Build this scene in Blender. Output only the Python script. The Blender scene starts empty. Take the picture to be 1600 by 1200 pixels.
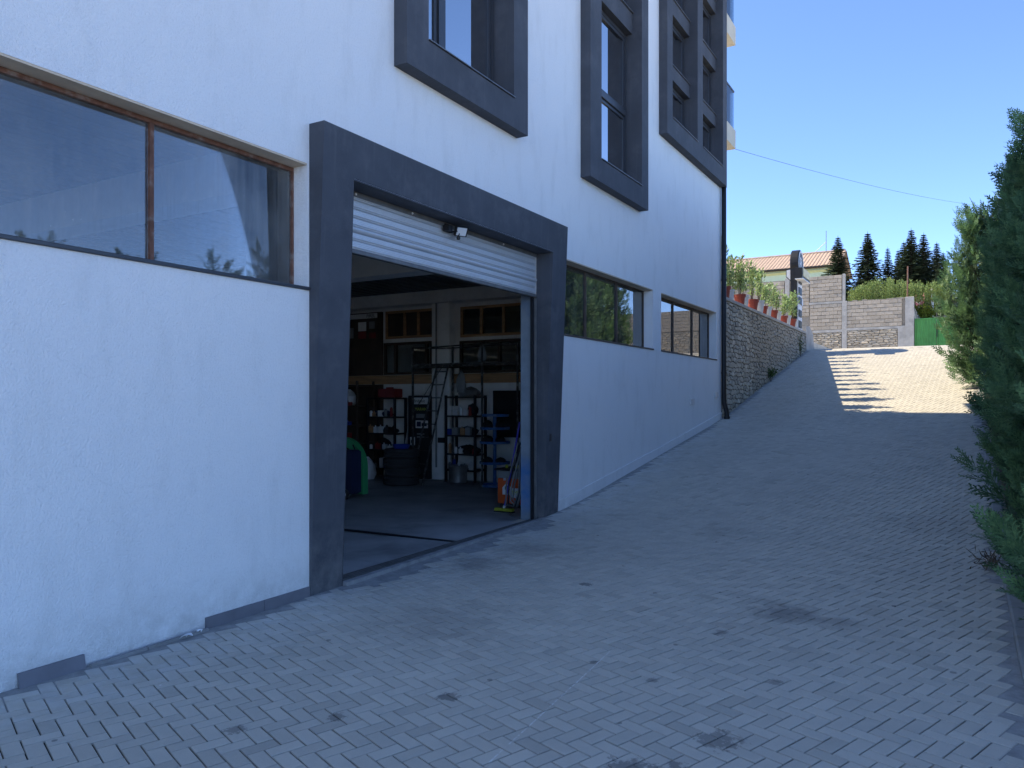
import bpy, math, random
import numpy as np
from mathutils import Vector, Matrix
rnd = random.Random(7)
rs = np.random.RandomState(11)
S = bpy.context.scene
COL = S.collection
# ---------------------------------------------------------------- camera
cd = bpy.data.cameras.new('camera'); cam = bpy.data.objects.new('camera', cd); COL.objects.link(cam)
cd.sensor_width = 36; cd.lens = 27.0; cd.shift_y = 26/1600; cd.clip_start = .05; cd.clip_end = 3000
cam.location = (4.5, 0, 1.6); cam.rotation_euler = (math.radians(90), 0, math.radians(30.4))
S.camera = cam
# ---------------------------------------------------------------- light
SUN_DIR = Vector((1, .07, -1.074)).normalized()           # the way the light travels
SUN_EL = math.asin(-SUN_DIR.z)
W = bpy.data.worlds.new('World'); S.world = W; W.use_nodes = True
nt = W.node_tree
sky = nt.nodes.new('ShaderNodeTexSky'); sky.sky_type = 'NISHITA'; sky.sun_disc = False
sky.sun_elevation = SUN_EL; sky.sun_rotation = math.atan2(-SUN_DIR.x, -SUN_DIR.y)
sky.altitude = 600; sky.air_density = .45; sky.dust_density = 0; sky.ozone_density = 2.5
bg = nt.nodes['Background']; bg.inputs['Strength'].default_value = .15
wb = nt.nodes.new('ShaderNodeMix'); wb.data_type = 'RGBA'; wb.blend_type = 'MULTIPLY'; wb.inputs[0].default_value = 1
wb.inputs[7].default_value = (.635, .672, .72, 1)           # the camera's cool balance, the same over the whole sky
nt.links.new(sky.outputs[0], wb.inputs[6]); nt.links.new(wb.outputs[2], bg.inputs[0])
sd = bpy.data.lights.new('sun', 'SUN'); sd.energy = 2.0; sd.angle = math.radians(.5); sd.color = (1, .885, .68)
so = bpy.data.objects.new('sun', sd); COL.objects.link(so); so.location = (-20, 0, 30)
so.rotation_euler = SUN_DIR.to_track_quat('-Z', 'Y').to_euler()
S.view_settings.view_transform = 'Standard'; S.view_settings.look = 'None'
S.view_settings.gamma = 1; S.view_settings.use_curve_mapping = False
S.view_settings.exposure = 2.24
S.render.engine = 'CYCLES'
S.cycles.max_bounces = 8; S.cycles.transparent_max_bounces = 12

# ---------------------------------------------------------------- material helpers
def _n(nt, t, **k):
    n = nt.nodes.new(t)
    for a, b in k.items(): setattr(n, a, b)
    return n
def math_(nt, op, a, b=None, c=None, clamp=False):
    n = _n(nt, 'ShaderNodeMath', operation=op); n.use_clamp = clamp
    for i, v in enumerate((a, b, c)):
        if v is None: continue
        if isinstance(v, (int, float)): n.inputs[i].default_value = v
        else: nt.links.new(v, n.inputs[i])
    return n.outputs[0]
def mixc(nt, f, a, b, mode='MIX'):
    n = _n(nt, 'ShaderNodeMix', data_type='RGBA', blend_type=mode)
    for s, v in (('Factor', f),):
        if isinstance(v, (int, float)): n.inputs[0].default_value = v
        else: nt.links.new(v, n.inputs[0])
    for i, v in ((6, a), (7, b)):
        if isinstance(v, tuple): n.inputs[i].default_value = (*v[:3], 1)
        else: nt.links.new(v, n.inputs[i])
    return n.outputs[2]
def noise(nt, pos, scale, detail=3, rough=.55, stretch=None):
    if stretch:
        m = _n(nt, 'ShaderNodeMapping'); m.inputs['Scale'].default_value = stretch
        nt.links.new(pos, m.inputs[0]); pos = m.outputs[0]
    n = _n(nt, 'ShaderNodeTexNoise'); n.inputs['Scale'].default_value = scale
    n.inputs['Detail'].default_value = detail; n.inputs['Roughness'].default_value = rough
    nt.links.new(pos, n.inputs['Vector']); return n.outputs[0]
def ramp(nt, v, lo, hi):
    n = _n(nt, 'ShaderNodeMapRange'); n.clamp = True
    nt.links.new(v, n.inputs[0]); n.inputs[1].default_value = lo; n.inputs[2].default_value = hi
    return n.outputs[0]
def sc(c, f): return tuple(x*f for x in c)
def newmat(name):
    m = bpy.data.materials.new(name); m.use_nodes = True
    nt = m.node_tree; p = nt.nodes['Principled BSDF']
    g = _n(nt, 'ShaderNodeNewGeometry')
    return m, nt, p, g.outputs['Position']
def mat(name, col, rough=.8, var=.12, scale=6, bump=0, bscale=60, metal=0, spec=.4, dirt=None, dscale=2.0, objrand=0, bdist=.004, stretch=None):
    m, nt, p, pos = newmat(name)
    f = noise(nt, pos, scale, 4, .6, stretch)
    c = mixc(nt, ramp(nt, f, .3, .7), sc(col, 1-var), sc(col, 1+var))
    if dirt:
        c = mixc(nt, ramp(nt, noise(nt, pos, dscale, 6, .65), .52, .75), c, dirt)
    if objrand:
        oi = _n(nt, 'ShaderNodeObjectInfo')
        v = math_(nt, 'MULTIPLY_ADD', oi.outputs['Random'], 2*objrand, 1-objrand)
        cb = _n(nt, 'ShaderNodeCombineColor')
        for i in range(3): nt.links.new(v, cb.inputs[i])
        c = mixc(nt, 1.0, c, cb.outputs[0], 'MULTIPLY')
    nt.links.new(c, p.inputs['Base Color'])
    p.inputs['Roughness'].default_value = rough; p.inputs['Metallic'].default_value = metal
    p.inputs['Specular IOR Level'].default_value = spec
    if bump:
        b = _n(nt, 'ShaderNodeBump'); b.inputs['Strength'].default_value = bump; b.inputs['Distance'].default_value = bdist
        nt.links.new(noise(nt, pos, bscale, 4, .6), b.inputs['Height']); nt.links.new(b.outputs[0], p.inputs['Normal'])
    return m
def glass(name, gloss, tint=(.8, .85, .85), dust=0, dustcol=(.35, .36, .36), streak=True, rough=.015):
    m = bpy.data.materials.new(name); m.use_nodes = True; nt = m.node_tree
    nt.nodes.remove(nt.nodes['Principled BSDF']); out = nt.nodes['Material Output']
    g = _n(nt, 'ShaderNodeNewGeometry'); pos = g.outputs['Position']
    tr = _n(nt, 'ShaderNodeBsdfTransparent'); tr.inputs[0].default_value = (*tint, 1)
    gl = _n(nt, 'ShaderNodeBsdfGlossy'); gl.inputs['Roughness'].default_value = rough
    b = _n(nt, 'ShaderNodeBump'); b.inputs['Strength'].default_value = .006; b.inputs['Distance'].default_value = .02
    nt.links.new(noise(nt, pos, .9, 1), b.inputs['Height']); nt.links.new(b.outputs[0], gl.inputs['Normal'])
    lw = _n(nt, 'ShaderNodeFresnel'); lw.inputs[0].default_value = 1.5
    fac = math_(nt, 'MULTIPLY_ADD', lw.outputs[0], 1.0, gloss, clamp=True)
    mx = _n(nt, 'ShaderNodeMixShader'); nt.links.new(fac, mx.inputs[0])
    nt.links.new(tr.outputs[0], mx.inputs[1]); nt.links.new(gl.outputs[0], mx.inputs[2])
    res = mx.outputs[0]
    if dust:
        df = _n(nt, 'ShaderNodeBsdfDiffuse'); df.inputs[0].default_value = (*dustcol, 1)
        a = noise(nt, pos, 2.2, 5, .6)
        s = noise(nt, pos, 3, 5, .7, (9, 9, .22))
        k = math_(nt, 'MULTIPLY', math_(nt, 'ADD', ramp(nt, a, .35, .8), math_(nt, 'MULTIPLY', ramp(nt, s, .45, .8), .6)), dust)
        sp = _n(nt, 'ShaderNodeTexVoronoi'); sp.inputs['Scale'].default_value = 26; nt.links.new(pos, sp.inputs['Vector'])
        k = math_(nt, 'ADD', k, math_(nt, 'MULTIPLY', math_(nt, 'LESS_THAN', sp.outputs['Distance'], .07), .3), clamp=True)
        m2 = _n(nt, 'ShaderNodeMixShader'); nt.links.new(k, m2.inputs[0])
        nt.links.new(res, m2.inputs[1]); nt.links.new(df.outputs[0], m2.inputs[2]); res = m2.outputs[0]
    nt.links.new(res, out.inputs['Surface'])
    return m
def leafmat(name, c1, c2, trans=.25, scale=1.5, rough=.55):
    m, nt, p, pos = newmat(name)
    f = noise(nt, pos, scale, 3, .6); f2 = noise(nt, pos, scale*14, 2, .6)
    c = mixc(nt, ramp(nt, f, .35, .65), c1, c2)
    c = mixc(nt, ramp(nt, f2, .35, .7), sc(c1, .75), c)
    oi = _n(nt, 'ShaderNodeObjectInfo'); v = math_(nt, 'MULTIPLY_ADD', oi.outputs['Random'], .3, .85)
    cb = _n(nt, 'ShaderNodeCombineColor')
    for i in range(3): nt.links.new(v, cb.inputs[i])
    c = mixc(nt, 1.0, c, cb.outputs[0], 'MULTIPLY')
    nt.links.new(c, p.inputs['Base Color']); p.inputs['Roughness'].default_value = rough
    p.inputs['Specular IOR Level'].default_value = .25
    if trans:
        t = _n(nt, 'ShaderNodeBsdfTranslucent'); nt.links.new(c, t.inputs[0])
        mx = _n(nt, 'ShaderNodeMixShader'); mx.inputs[0].default_value = trans
        nt.links.new(p.outputs[0], mx.inputs[1]); nt.links.new(t.outputs[0], mx.inputs[2])
        nt.links.new(mx.outputs[0], nt.nodes['Material Output'].inputs['Surface'])
    return m

# ---------------------------------------------------------------- mesh helpers
class MB:
    def __init__(s): s.v = []; s.f = []
    def add(s, vs, fs):
        o = len(s.v); s.v += [tuple(v) for v in vs]; s.f += [tuple(i+o for i in f) for f in fs]; return s
    def box(s, x0, x1, y0, y1, z0, z1):
        return s.add([(x0,y0,z0),(x1,y0,z0),(x1,y1,z0),(x0,y1,z0),(x0,y0,z1),(x1,y0,z1),(x1,y1,z1),(x0,y1,z1)],
                     [(0,3,2,1),(4,5,6,7),(0,1,5,4),(1,2,6,5),(2,3,7,6),(3,0,4,7)])
    def cbox(s, x0, x1, y0, y1, z0, z1, c=.01):
        vs = []
        for z, k in ((z0,c),(z0+c,0),(z1-c,0),(z1,c)):
            a, b, d, e = x0+k, x1-k, y0+k, y1-k
            if k: vs += [(a,d,z),(b,d,z),(b,e,z),(a,e,z)]
            else: vs += [(x0,y0,z),(x1,y0,z),(x1,y1,z),(x0,y1,z)]
        fs = [(3,2,1,0),(12,13,14,15)]
        for l in range(3):
            for i in range(4): fs.append((l*4+i, l*4+(i+1)%4, l*4+4+(i+1)%4, l*4+4+i))
        return s.add(vs, fs)
    def tube(s, pts, r, n=8, cap=True):
        pts = [Vector(p) for p in pts]; vs = []; fs = []
        rr = r if isinstance(r, (list, tuple)) else [r]*len(pts)
        for i, p in enumerate(pts):
            d = (pts[min(i+1, len(pts)-1)]-pts[max(i-1, 0)]).normalized()
            u = d.orthogonal().normalized() if i == 0 else (pu - d*pu.dot(d)).normalized()
            pu = u; w = d.cross(u)
            for k in range(n):
                a = 2*math.pi*k/n; vs.append(p + (u*math.cos(a)+w*math.sin(a))*rr[i])
        for i in range(len(pts)-1):
            for k in range(n): fs.append((i*n+k, i*n+(k+1)%n, i*n+n+(k+1)%n, i*n+n+k))
        if cap: fs += [tuple(range(n))[::-1], tuple((len(pts)-1)*n+k for k in range(n))]
        return s.add(vs, fs)
    def lathe(s, prof, c=(0,0,0), n=20, axis='z'):
        vs = []; fs = []
        for r, h in prof:
            for k in range(n):
                a = 2*math.pi*k/n; p = (r*math.cos(a), r*math.sin(a), h)
                if axis == 'x': p = (h, r*math.cos(a), r*math.sin(a))
                if axis == 'y': p = (r*math.cos(a), h, r*math.sin(a))
                vs.append((p[0]+c[0], p[1]+c[1], p[2]+c[2]))
        for i in range(len(prof)-1):
            for k in range(n): fs.append((i*n+k, i*n+(k+1)%n, i*n+n+(k+1)%n, i*n+n+k))
        return s.add(vs, fs)
    def prism(s, poly, ext):
        n = len(poly); e = Vector(ext); vs = [Vector(p) for p in poly]; vs += [v+e for v in vs[:n]]
        fs = [tuple(range(n))[::-1], tuple(range(n, 2*n))] + [(i, (i+1)%n, n+(i+1)%n, n+i) for i in range(n)]
        return s.add(vs, fs)
    def mesh(s, name, off=(0,0,0)):
        me = bpy.data.meshes.new(name)
        me.from_pydata([(a-off[0], b-off[1], c-off[2]) for a, b, c in s.v], [], s.f); me.update(); return me
def wloc(o):
    v = Vector((0,0,0))
    while o: v += o.location; o = o.parent
    return v
def link(name, me, m, parent=None, loc=(0,0,0), kind=None, smooth=False):
    o = bpy.data.objects.new(name, me); COL.objects.link(o); o.location = loc
    if m and not me.materials: me.materials.append(m)
    if parent: o.parent = parent
    if kind: o['kind'] = kind
    if smooth: me.polygons.foreach_set('use_smooth', [True]*len(me.polygons))
    return o
def part(name, mb, m, parent=None, kind=None, smooth=False, label=None):
    """mb is in world metres; the object keeps its parent's origin"""
    o = link(name, mb.mesh(name, wloc(parent) if parent else (0,0,0)), m, parent, kind=kind, smooth=smooth)
    if label: o['label'] = label
    return o
def tag(o, label, cat, group=None):
    o['label'] = label; o['category'] = cat
    if group: o['group'] = group
    return o
def thing(name, label, cat, loc=(0,0,0), group=None):
    o = bpy.data.objects.new(name, None); COL.objects.link(o); o.location = loc; o.empty_display_size = .1
    return tag(o, label, cat, group)
def copy_tree(o, parent=None):
    c = o.copy(); COL.objects.link(c); c.parent = parent
    for ch in list(o.children): copy_tree(ch, c)
    return c
def npmesh(name, V, F):
    me = bpy.data.meshes.new(name); V = np.ascontiguousarray(V, dtype=np.float32); F = np.ascontiguousarray(F, dtype=np.int32)
    k = F.shape[1]
    me.vertices.add(len(V)); me.vertices.foreach_set('co', V.ravel())
    me.loops.add(F.size); me.loops.foreach_set('vertex_index', F.ravel())
    me.polygons.add(len(F)); me.polygons.foreach_set('loop_start', np.arange(0, F.size, k, dtype=np.int32))
    me.update(calc_edges=True); me.validate(); me.polygons.foreach_set('use_smooth', [False]*len(me.polygons)); return me
def wall_x(mb, x0, x1, y0, y1, z0, z1, holes):
    """slab between x0 and x1 with rectangular holes (ya,yb,za,zb)"""
    ys = sorted(set([y0, y1] + [min(max(h[i], y0), y1) for h in holes for i in (0, 1)]))
    zs = sorted(set([z0, z1] + [min(max(h[i], z0), z1) for h in holes for i in (2, 3)]))
    def solid(i, j):
        if i < 0 or j < 0 or i >= len(ys)-1 or j >= len(zs)-1: return False
        a, b = (ys[i]+ys[i+1])/2, (zs[j]+zs[j+1])/2
        return not any(h[0] < a < h[1] and h[2] < b < h[3] for h in holes)
    for i in range(len(ys)-1):
        for j in range(len(zs)-1):
            if not solid(i, j): continue
            a, b, c, d = ys[i], ys[i+1], zs[j], zs[j+1]
            mb.add([(x1,a,c),(x1,b,c),(x1,b,d),(x1,a,d)], [(0,1,2,3)])
            mb.add([(x0,a,c),(x0,b,c),(x0,b,d),(x0,a,d)], [(3,2,1,0)])
            if not solid(i-1, j): mb.add([(x0,a,c),(x1,a,c),(x1,a,d),(x0,a,d)], [(0,1,2,3)])
            if not solid(i+1, j): mb.add([(x0,b,c),(x1,b,c),(x1,b,d),(x0,b,d)], [(3,2,1,0)])
            if not solid(i, j-1): mb.add([(x0,a,c),(x1,a,c),(x1,b,c),(x0,b,c)], [(3,2,1,0)])
            if not solid(i, j+1): mb.add([(x0,a,d),(x1,a,d),(x1,b,d),(x0,b,d)], [(0,1,2,3)])
    return mb
def swap(mb, oy):
    """turn an x-wall built along y into a y-wall: (x,y,z)->(y,x+oy,z)"""
    r = MB(); r.v = [(v[1], v[0]+oy, v[2]) for v in mb.v]; r.f = [f[::-1] for f in mb.f]; return r

# ---------------------------------------------------------------- ground profile
PR = [(-300,-1.5),(0,0),(4.5,.04),(8.86,.15),(16.6,1.2),(26.9,3.24),(27.5,3.335),(44,4.27),(60,4.9),(400,8)]
def zp0(y):
    for (a, b), (c, d) in zip(PR, PR[1:]):
        if y <= c: return b+(d-b)*(y-a)/(c-a)
    return PR[-1][1]
def zp(y):
    w = .12 if y > 25 else .45
    return sum(zp0(y+k*w) for k in (-2,-1,0,1,2))/5
def persp(x, y, z):
    dx, dy, dz = x-4.5, y, z-1.6; th = math.radians(30.4)
    f = -dx*math.sin(th)+dy*math.cos(th); r = dx*math.cos(th)+dy*math.sin(th)
    return (f, 800+1200*r/f, 626-1200*dz/f) if f > .1 else (f, -1e4, -1e4)

# ---------------------------------------------------------------- materials
M = {}
def stucco():
    m, nt, p, pos = newmat('white_stucco')
    a = noise(nt, pos, .35, 4, .6); b = noise(nt, pos, 4, 5, .65, (1, 1, .3))
    c = mixc(nt, ramp(nt, a, .3, .7), (.83,.84,.85), (.88,.88,.87))
    c = mixc(nt, math_(nt, 'MULTIPLY', ramp(nt, b, .5, .8), .34), c, (.60,.60,.58))
    sx = _n(nt, 'ShaderNodeSeparateXYZ'); nt.links.new(pos, sx.inputs[0])
    low = ramp(nt, math_(nt, 'SUBTRACT', .42, sx.outputs[2]), 0, .42)       # splash-back dirt near the paving
    c = mixc(nt, math_(nt, 'MULTIPLY', math_(nt, 'MULTIPLY', low, ramp(nt, noise(nt, pos, 7, 5, .7), .3, .7)), .75), c, (.42,.41,.38))
    # fine hairline cracks
    vo = _n(nt, 'ShaderNodeTexVoronoi', feature='DISTANCE_TO_EDGE'); vo.inputs['Scale'].default_value = .55
    wv = _n(nt, 'ShaderNodeMixRGB') if False else None
    n2 = _n(nt, 'ShaderNodeTexNoise'); n2.inputs['Scale'].default_value = 2.5; n2.inputs['Detail'].default_value = 6; nt.links.new(pos, n2.inputs['Vector'])
    va = _n(nt, 'ShaderNodeVectorMath', operation='MULTIPLY_ADD'); nt.links.new(n2.outputs['Color'], va.inputs[0]); va.inputs[1].default_value = (.6,.6,.6); nt.links.new(pos, va.inputs[2])
    nt.links.new(va.outputs[0], vo.inputs['Vector'])
    crack = math_(nt, 'MULTIPLY', math_(nt, 'LESS_THAN', vo.outputs['Distance'], .0022), ramp(nt, noise(nt, pos, .6, 2), .55, .6))
    c = mixc(nt, math_(nt, 'MULTIPLY', crack, .10), c, (.4,.4,.4))
    g1 = noise(nt, pos, 55, 3, .7); c = mixc(nt, math_(nt, 'MULTIPLY', ramp(nt, g1, .5, .8), .22), c, (.55,.55,.55))
    nt.links.new(c, p.inputs['Base Color']); p.inputs['Roughness'].default_value = .92; p.inputs['Specular IOR Level'].default_value = .2
    bp = _n(nt, 'ShaderNodeBump'); bp.inputs['Strength'].default_value = .9; bp.inputs['Distance'].default_value = .012
    h = math_(nt, 'ADD', noise(nt, pos, 70, 3, .65), math_(nt, 'MULTIPLY', noise(nt, pos, 3, 3), 1.2))
    nt.links.new(h, bp.inputs['Height']); nt.links.new(bp.outputs[0], p.inputs['Normal']); return m
M['stucco'] = stucco()
M['render'] = mat('grey_render', (.072,.078,.092), .78, .13, 3, .5, 110, spec=.35, dirt=(.11,.115,.13), dscale=2.3, bdist=.003)
def footdust():
    nt = M['render'].node_tree; p = nt.nodes['Principled BSDF']; src = p.inputs['Base Color'].links[0].from_socket
    g = _n(nt, 'ShaderNodeNewGeometry'); pos = g.outputs['Position']; sx = _n(nt, 'ShaderNodeSeparateXYZ'); nt.links.new(pos, sx.inputs[0])
    k = math_(nt, 'MULTIPLY', ramp(nt, sx.outputs[2], .75, .05), ramp(nt, noise(nt, pos, 6, 6, .7), .35, .7))
    st = ramp(nt, noise(nt, pos, 2.5, 5, .7, (5, 5, .25)), .55, .8)
    c = mixc(nt, math_(nt, 'MULTIPLY', k, .6), src, (.24,.23,.22)); c = mixc(nt, math_(nt, 'MULTIPLY', st, .28), c, (.17,.175,.185))
    nt.links.new(c, p.inputs['Base Color'])
footdust()
M['alu'] = mat('anthracite_aluminium', (.045,.05,.06), .35, .05, 4, spec=.5)
M['sill'] = mat('sill_metal', (.16,.17,.19), .4, .08, 5, metal=.3)
M['soffit'] = mat('beige_soffit', (.64,.53,.40), .9, .1, 4, .3, 80, spec=.2)
M['rust'] = mat('rusty_steel', (.16,.075,.05), .8, .3, 18, .4, 60, dirt=(.24,.22,.20), dscale=9)
M['bronze'] = mat('brown_window_steel', (.10,.075,.06), .7, .25, 14)
M['black'] = mat('black_paint', (.012,.012,.014), .45, .1, 8)
M['galv'] = mat('galvanised_steel', (.74,.76,.78), .42, .05, 3, .08, 40, metal=.5, dirt=(.66,.67,.68), dscale=3)
M['galvdark'] = mat('galvanised_dark', (.2,.2,.2), .5, .2, 9, metal=.5)
M['gl_up'] = glass('upper_window_glass', .72, (.12,.13,.15))
M['gl_left'] = glass('dusty_glass', .045, (.92,.94,.95), .15, (.50,.51,.51))
M['gl_far'] = glass('dusty_far_glass', .24, (.45,.48,.48), .16, (.42,.45,.40))
M['gl_in'] = glass('interior_glass', .05, (.8,.85,.85), .06)
M['conc'] = mat('concrete', (.40,.37,.33), .9, .16, 3, .5, 30, dirt=(.24,.23,.21), dscale=1.7, bdist=.006)
M['block'] = mat('concrete_block', (.40,.335,.26), .95, .12, 9, .6, 70, objrand=.13, bdist=.005)
M['mortar'] = mat('mortar', (.27,.235,.19), .95, .16, 8, .6, 50)
M['stone'] = mat('wall_stone', (.42,.375,.30), .9, .22, 7, .8, 35, objrand=.24, bdist=.01)
M['lime'] = mat('limestone_rubble', (.43,.36,.27), .9, .2, 6, .6, 35, objrand=.22, bdist=.01)
M['joint_and_shade'] = mat('dark_joint_and_shade', (.09,.083,.075), .95, .25, 9, .6, 40)  # dark joints, and the shade painted on the stone sides
M['cement'] = mat('cement_bed', (.26,.26,.26), .95, .22, 9, .8, 45, dirt=(.34,.34,.34), dscale=3, bdist=.006)
M['kerb'] = mat('kerb_concrete', (.27,.27,.265), .9, .16, 6, .5, 60, dirt=(.16,.15,.13), dscale=3)
M['soil'] = mat('soil', (.085,.066,.048), .95, .3, 9, 1, 30, bdist=.03, dirt=(.05,.07,.025), dscale=2)
M['asph'] = mat('dry_ground', (.52,.46,.37), .95, .2, .6, .5, 20, dirt=(.36,.34,.24), dscale=.4)
M['floor'] = mat('garage_floor', (.36,.36,.355), .62, .25, 1.3, .25, 30, dirt=(.17,.17,.17), dscale=1.1)
M['inwall'] = mat('interior_white', (.80,.80,.78), .9, .08, 2, .2, 60, dirt=(.55,.54,.52), dscale=1.2)
M['inceil'] = mat('metal_deck', (.16,.17,.18), .6, .15, 2, metal=.3)
M['wood'] = mat('rough_timber', (.42,.24,.12), .85, .3, 5, .3, 40, stretch=(.4,4,4))
M['darkwood'] = mat('dark_board', (.07,.048,.036), .8, .2, 4)
M['inblk'] = mat('interior_black', (.012,.012,.015), .6, .2, 6)
M['rubber'] = mat('tyre_rubber', (.035,.035,.037), .75, .1, 20)
M['blue'] = mat('blue_paint', (.03,.12,.33), .5, .25, 8, dirt=(.25,.3,.36), dscale=5)
M['blueplastic'] = mat('blue_plastic', (.015,.05,.3), .4, .05, 5)
M['purple'] = mat('violet_handle', (.07,.05,.45), .4, .05, 5)
M['navy'] = mat('navy_cover', (.012,.02,.06), .7, .1, 5)
M['greenp'] = mat('green_plastic', (.04,.30,.11), .45, .15, 3, spec=.5)
M['orange'] = mat('orange_steel', (.62,.10,.02), .45, .1, 4)
M['greyp'] = mat('grey_paint', (.22,.23,.23), .5, .1, 4)
M['yellow'] = mat('yellow_bristle', (.40,.42,.04), .8, .2, 20)
M['white'] = mat('white_plastic', (.72,.72,.72), .5, .05, 4)
M['red'] = mat('dull_red', (.22,.02,.02), .6, .1, 4)
M['scaff'] = mat('black_scaffold_tube', (.03,.026,.024), .6, .3, 20, dirt=(.3,.3,.28), dscale=12)
M['gate'] = mat('green_gate_paint', (.075,.25,.06), .55, .25, 1.5, .1, 20, dirt=(.08,.30,.07), dscale=1)
M['tile'] = mat('skirting_stone', (.17,.17,.19), .6, .12, 6, .2, 50)
M['terracotta'] = mat('terracotta_plastic', (.30,.055,.03), .6, .1, 6)
M['potwhite'] = mat('white_pot', (.60,.59,.56), .55, .08, 8, dirt=(.42,.40,.36), dscale=8)
M['roof'] = mat('clay_roof_tile', (.40,.29,.215), .85, .18, 4)
M['mint'] = mat('mint_render', (.52,.60,.42), .9, .06, 1)
M['bark'] = mat('bark', (.09,.06,.045), .95, .3, 12, .8, 40)
M['cyp'] = leafmat('cypress_foliage', (.085,.165,.080), (.165,.275,.110), .28, 1.6)
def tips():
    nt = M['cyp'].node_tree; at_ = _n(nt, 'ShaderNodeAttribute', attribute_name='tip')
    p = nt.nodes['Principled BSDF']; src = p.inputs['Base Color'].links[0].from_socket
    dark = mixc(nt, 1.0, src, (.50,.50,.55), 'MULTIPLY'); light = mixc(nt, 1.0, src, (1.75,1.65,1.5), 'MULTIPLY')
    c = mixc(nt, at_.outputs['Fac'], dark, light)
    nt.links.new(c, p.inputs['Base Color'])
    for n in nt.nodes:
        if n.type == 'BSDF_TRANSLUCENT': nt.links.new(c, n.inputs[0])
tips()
M['spruce'] = leafmat('spruce_foliage', (.07,.11,.07), (.13,.165,.09), .06, .8)
M['laurel'] = leafmat('laurel_leaf', (.26,.38,.12), (.52,.60,.32), .4, 5, .4)
M['hedge'] = leafmat('light_hedge_leaf', (.21,.29,.08), (.34,.42,.15), .3, 3)
M['ybush'] = leafmat('yellow_bush_leaf', (.20,.26,.03), (.36,.40,.06), .3, 3)
M['weed'] = leafmat('weed_leaf', (.05,.10,.02), (.10,.16,.04), .3, 4)
M['cable'] = mat('cable_black', (.02,.02,.02), .6)
M['cream'] = mat('cream_balcony', (.62,.57,.46), .85, .06, 3)
M['paper'] = mat('litter_paper', (.75,.76,.78), .8, .04, 8)
M['balglass'] = glass('balcony_glass', .05, (.68,.78,.82))
M['pink'] = mat('pink_sign', (.75,.25,.33), .6, .1, 12, dirt=(.8,.75,.72), dscale=14)
M['letter_y'] = mat('yellow_print', (.55,.6,.08), .6)
M['cream2'] = mat('sign_cream', (.70,.62,.38), .6, .2, 14, dirt=(.45,.33,.18), dscale=11)

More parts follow.
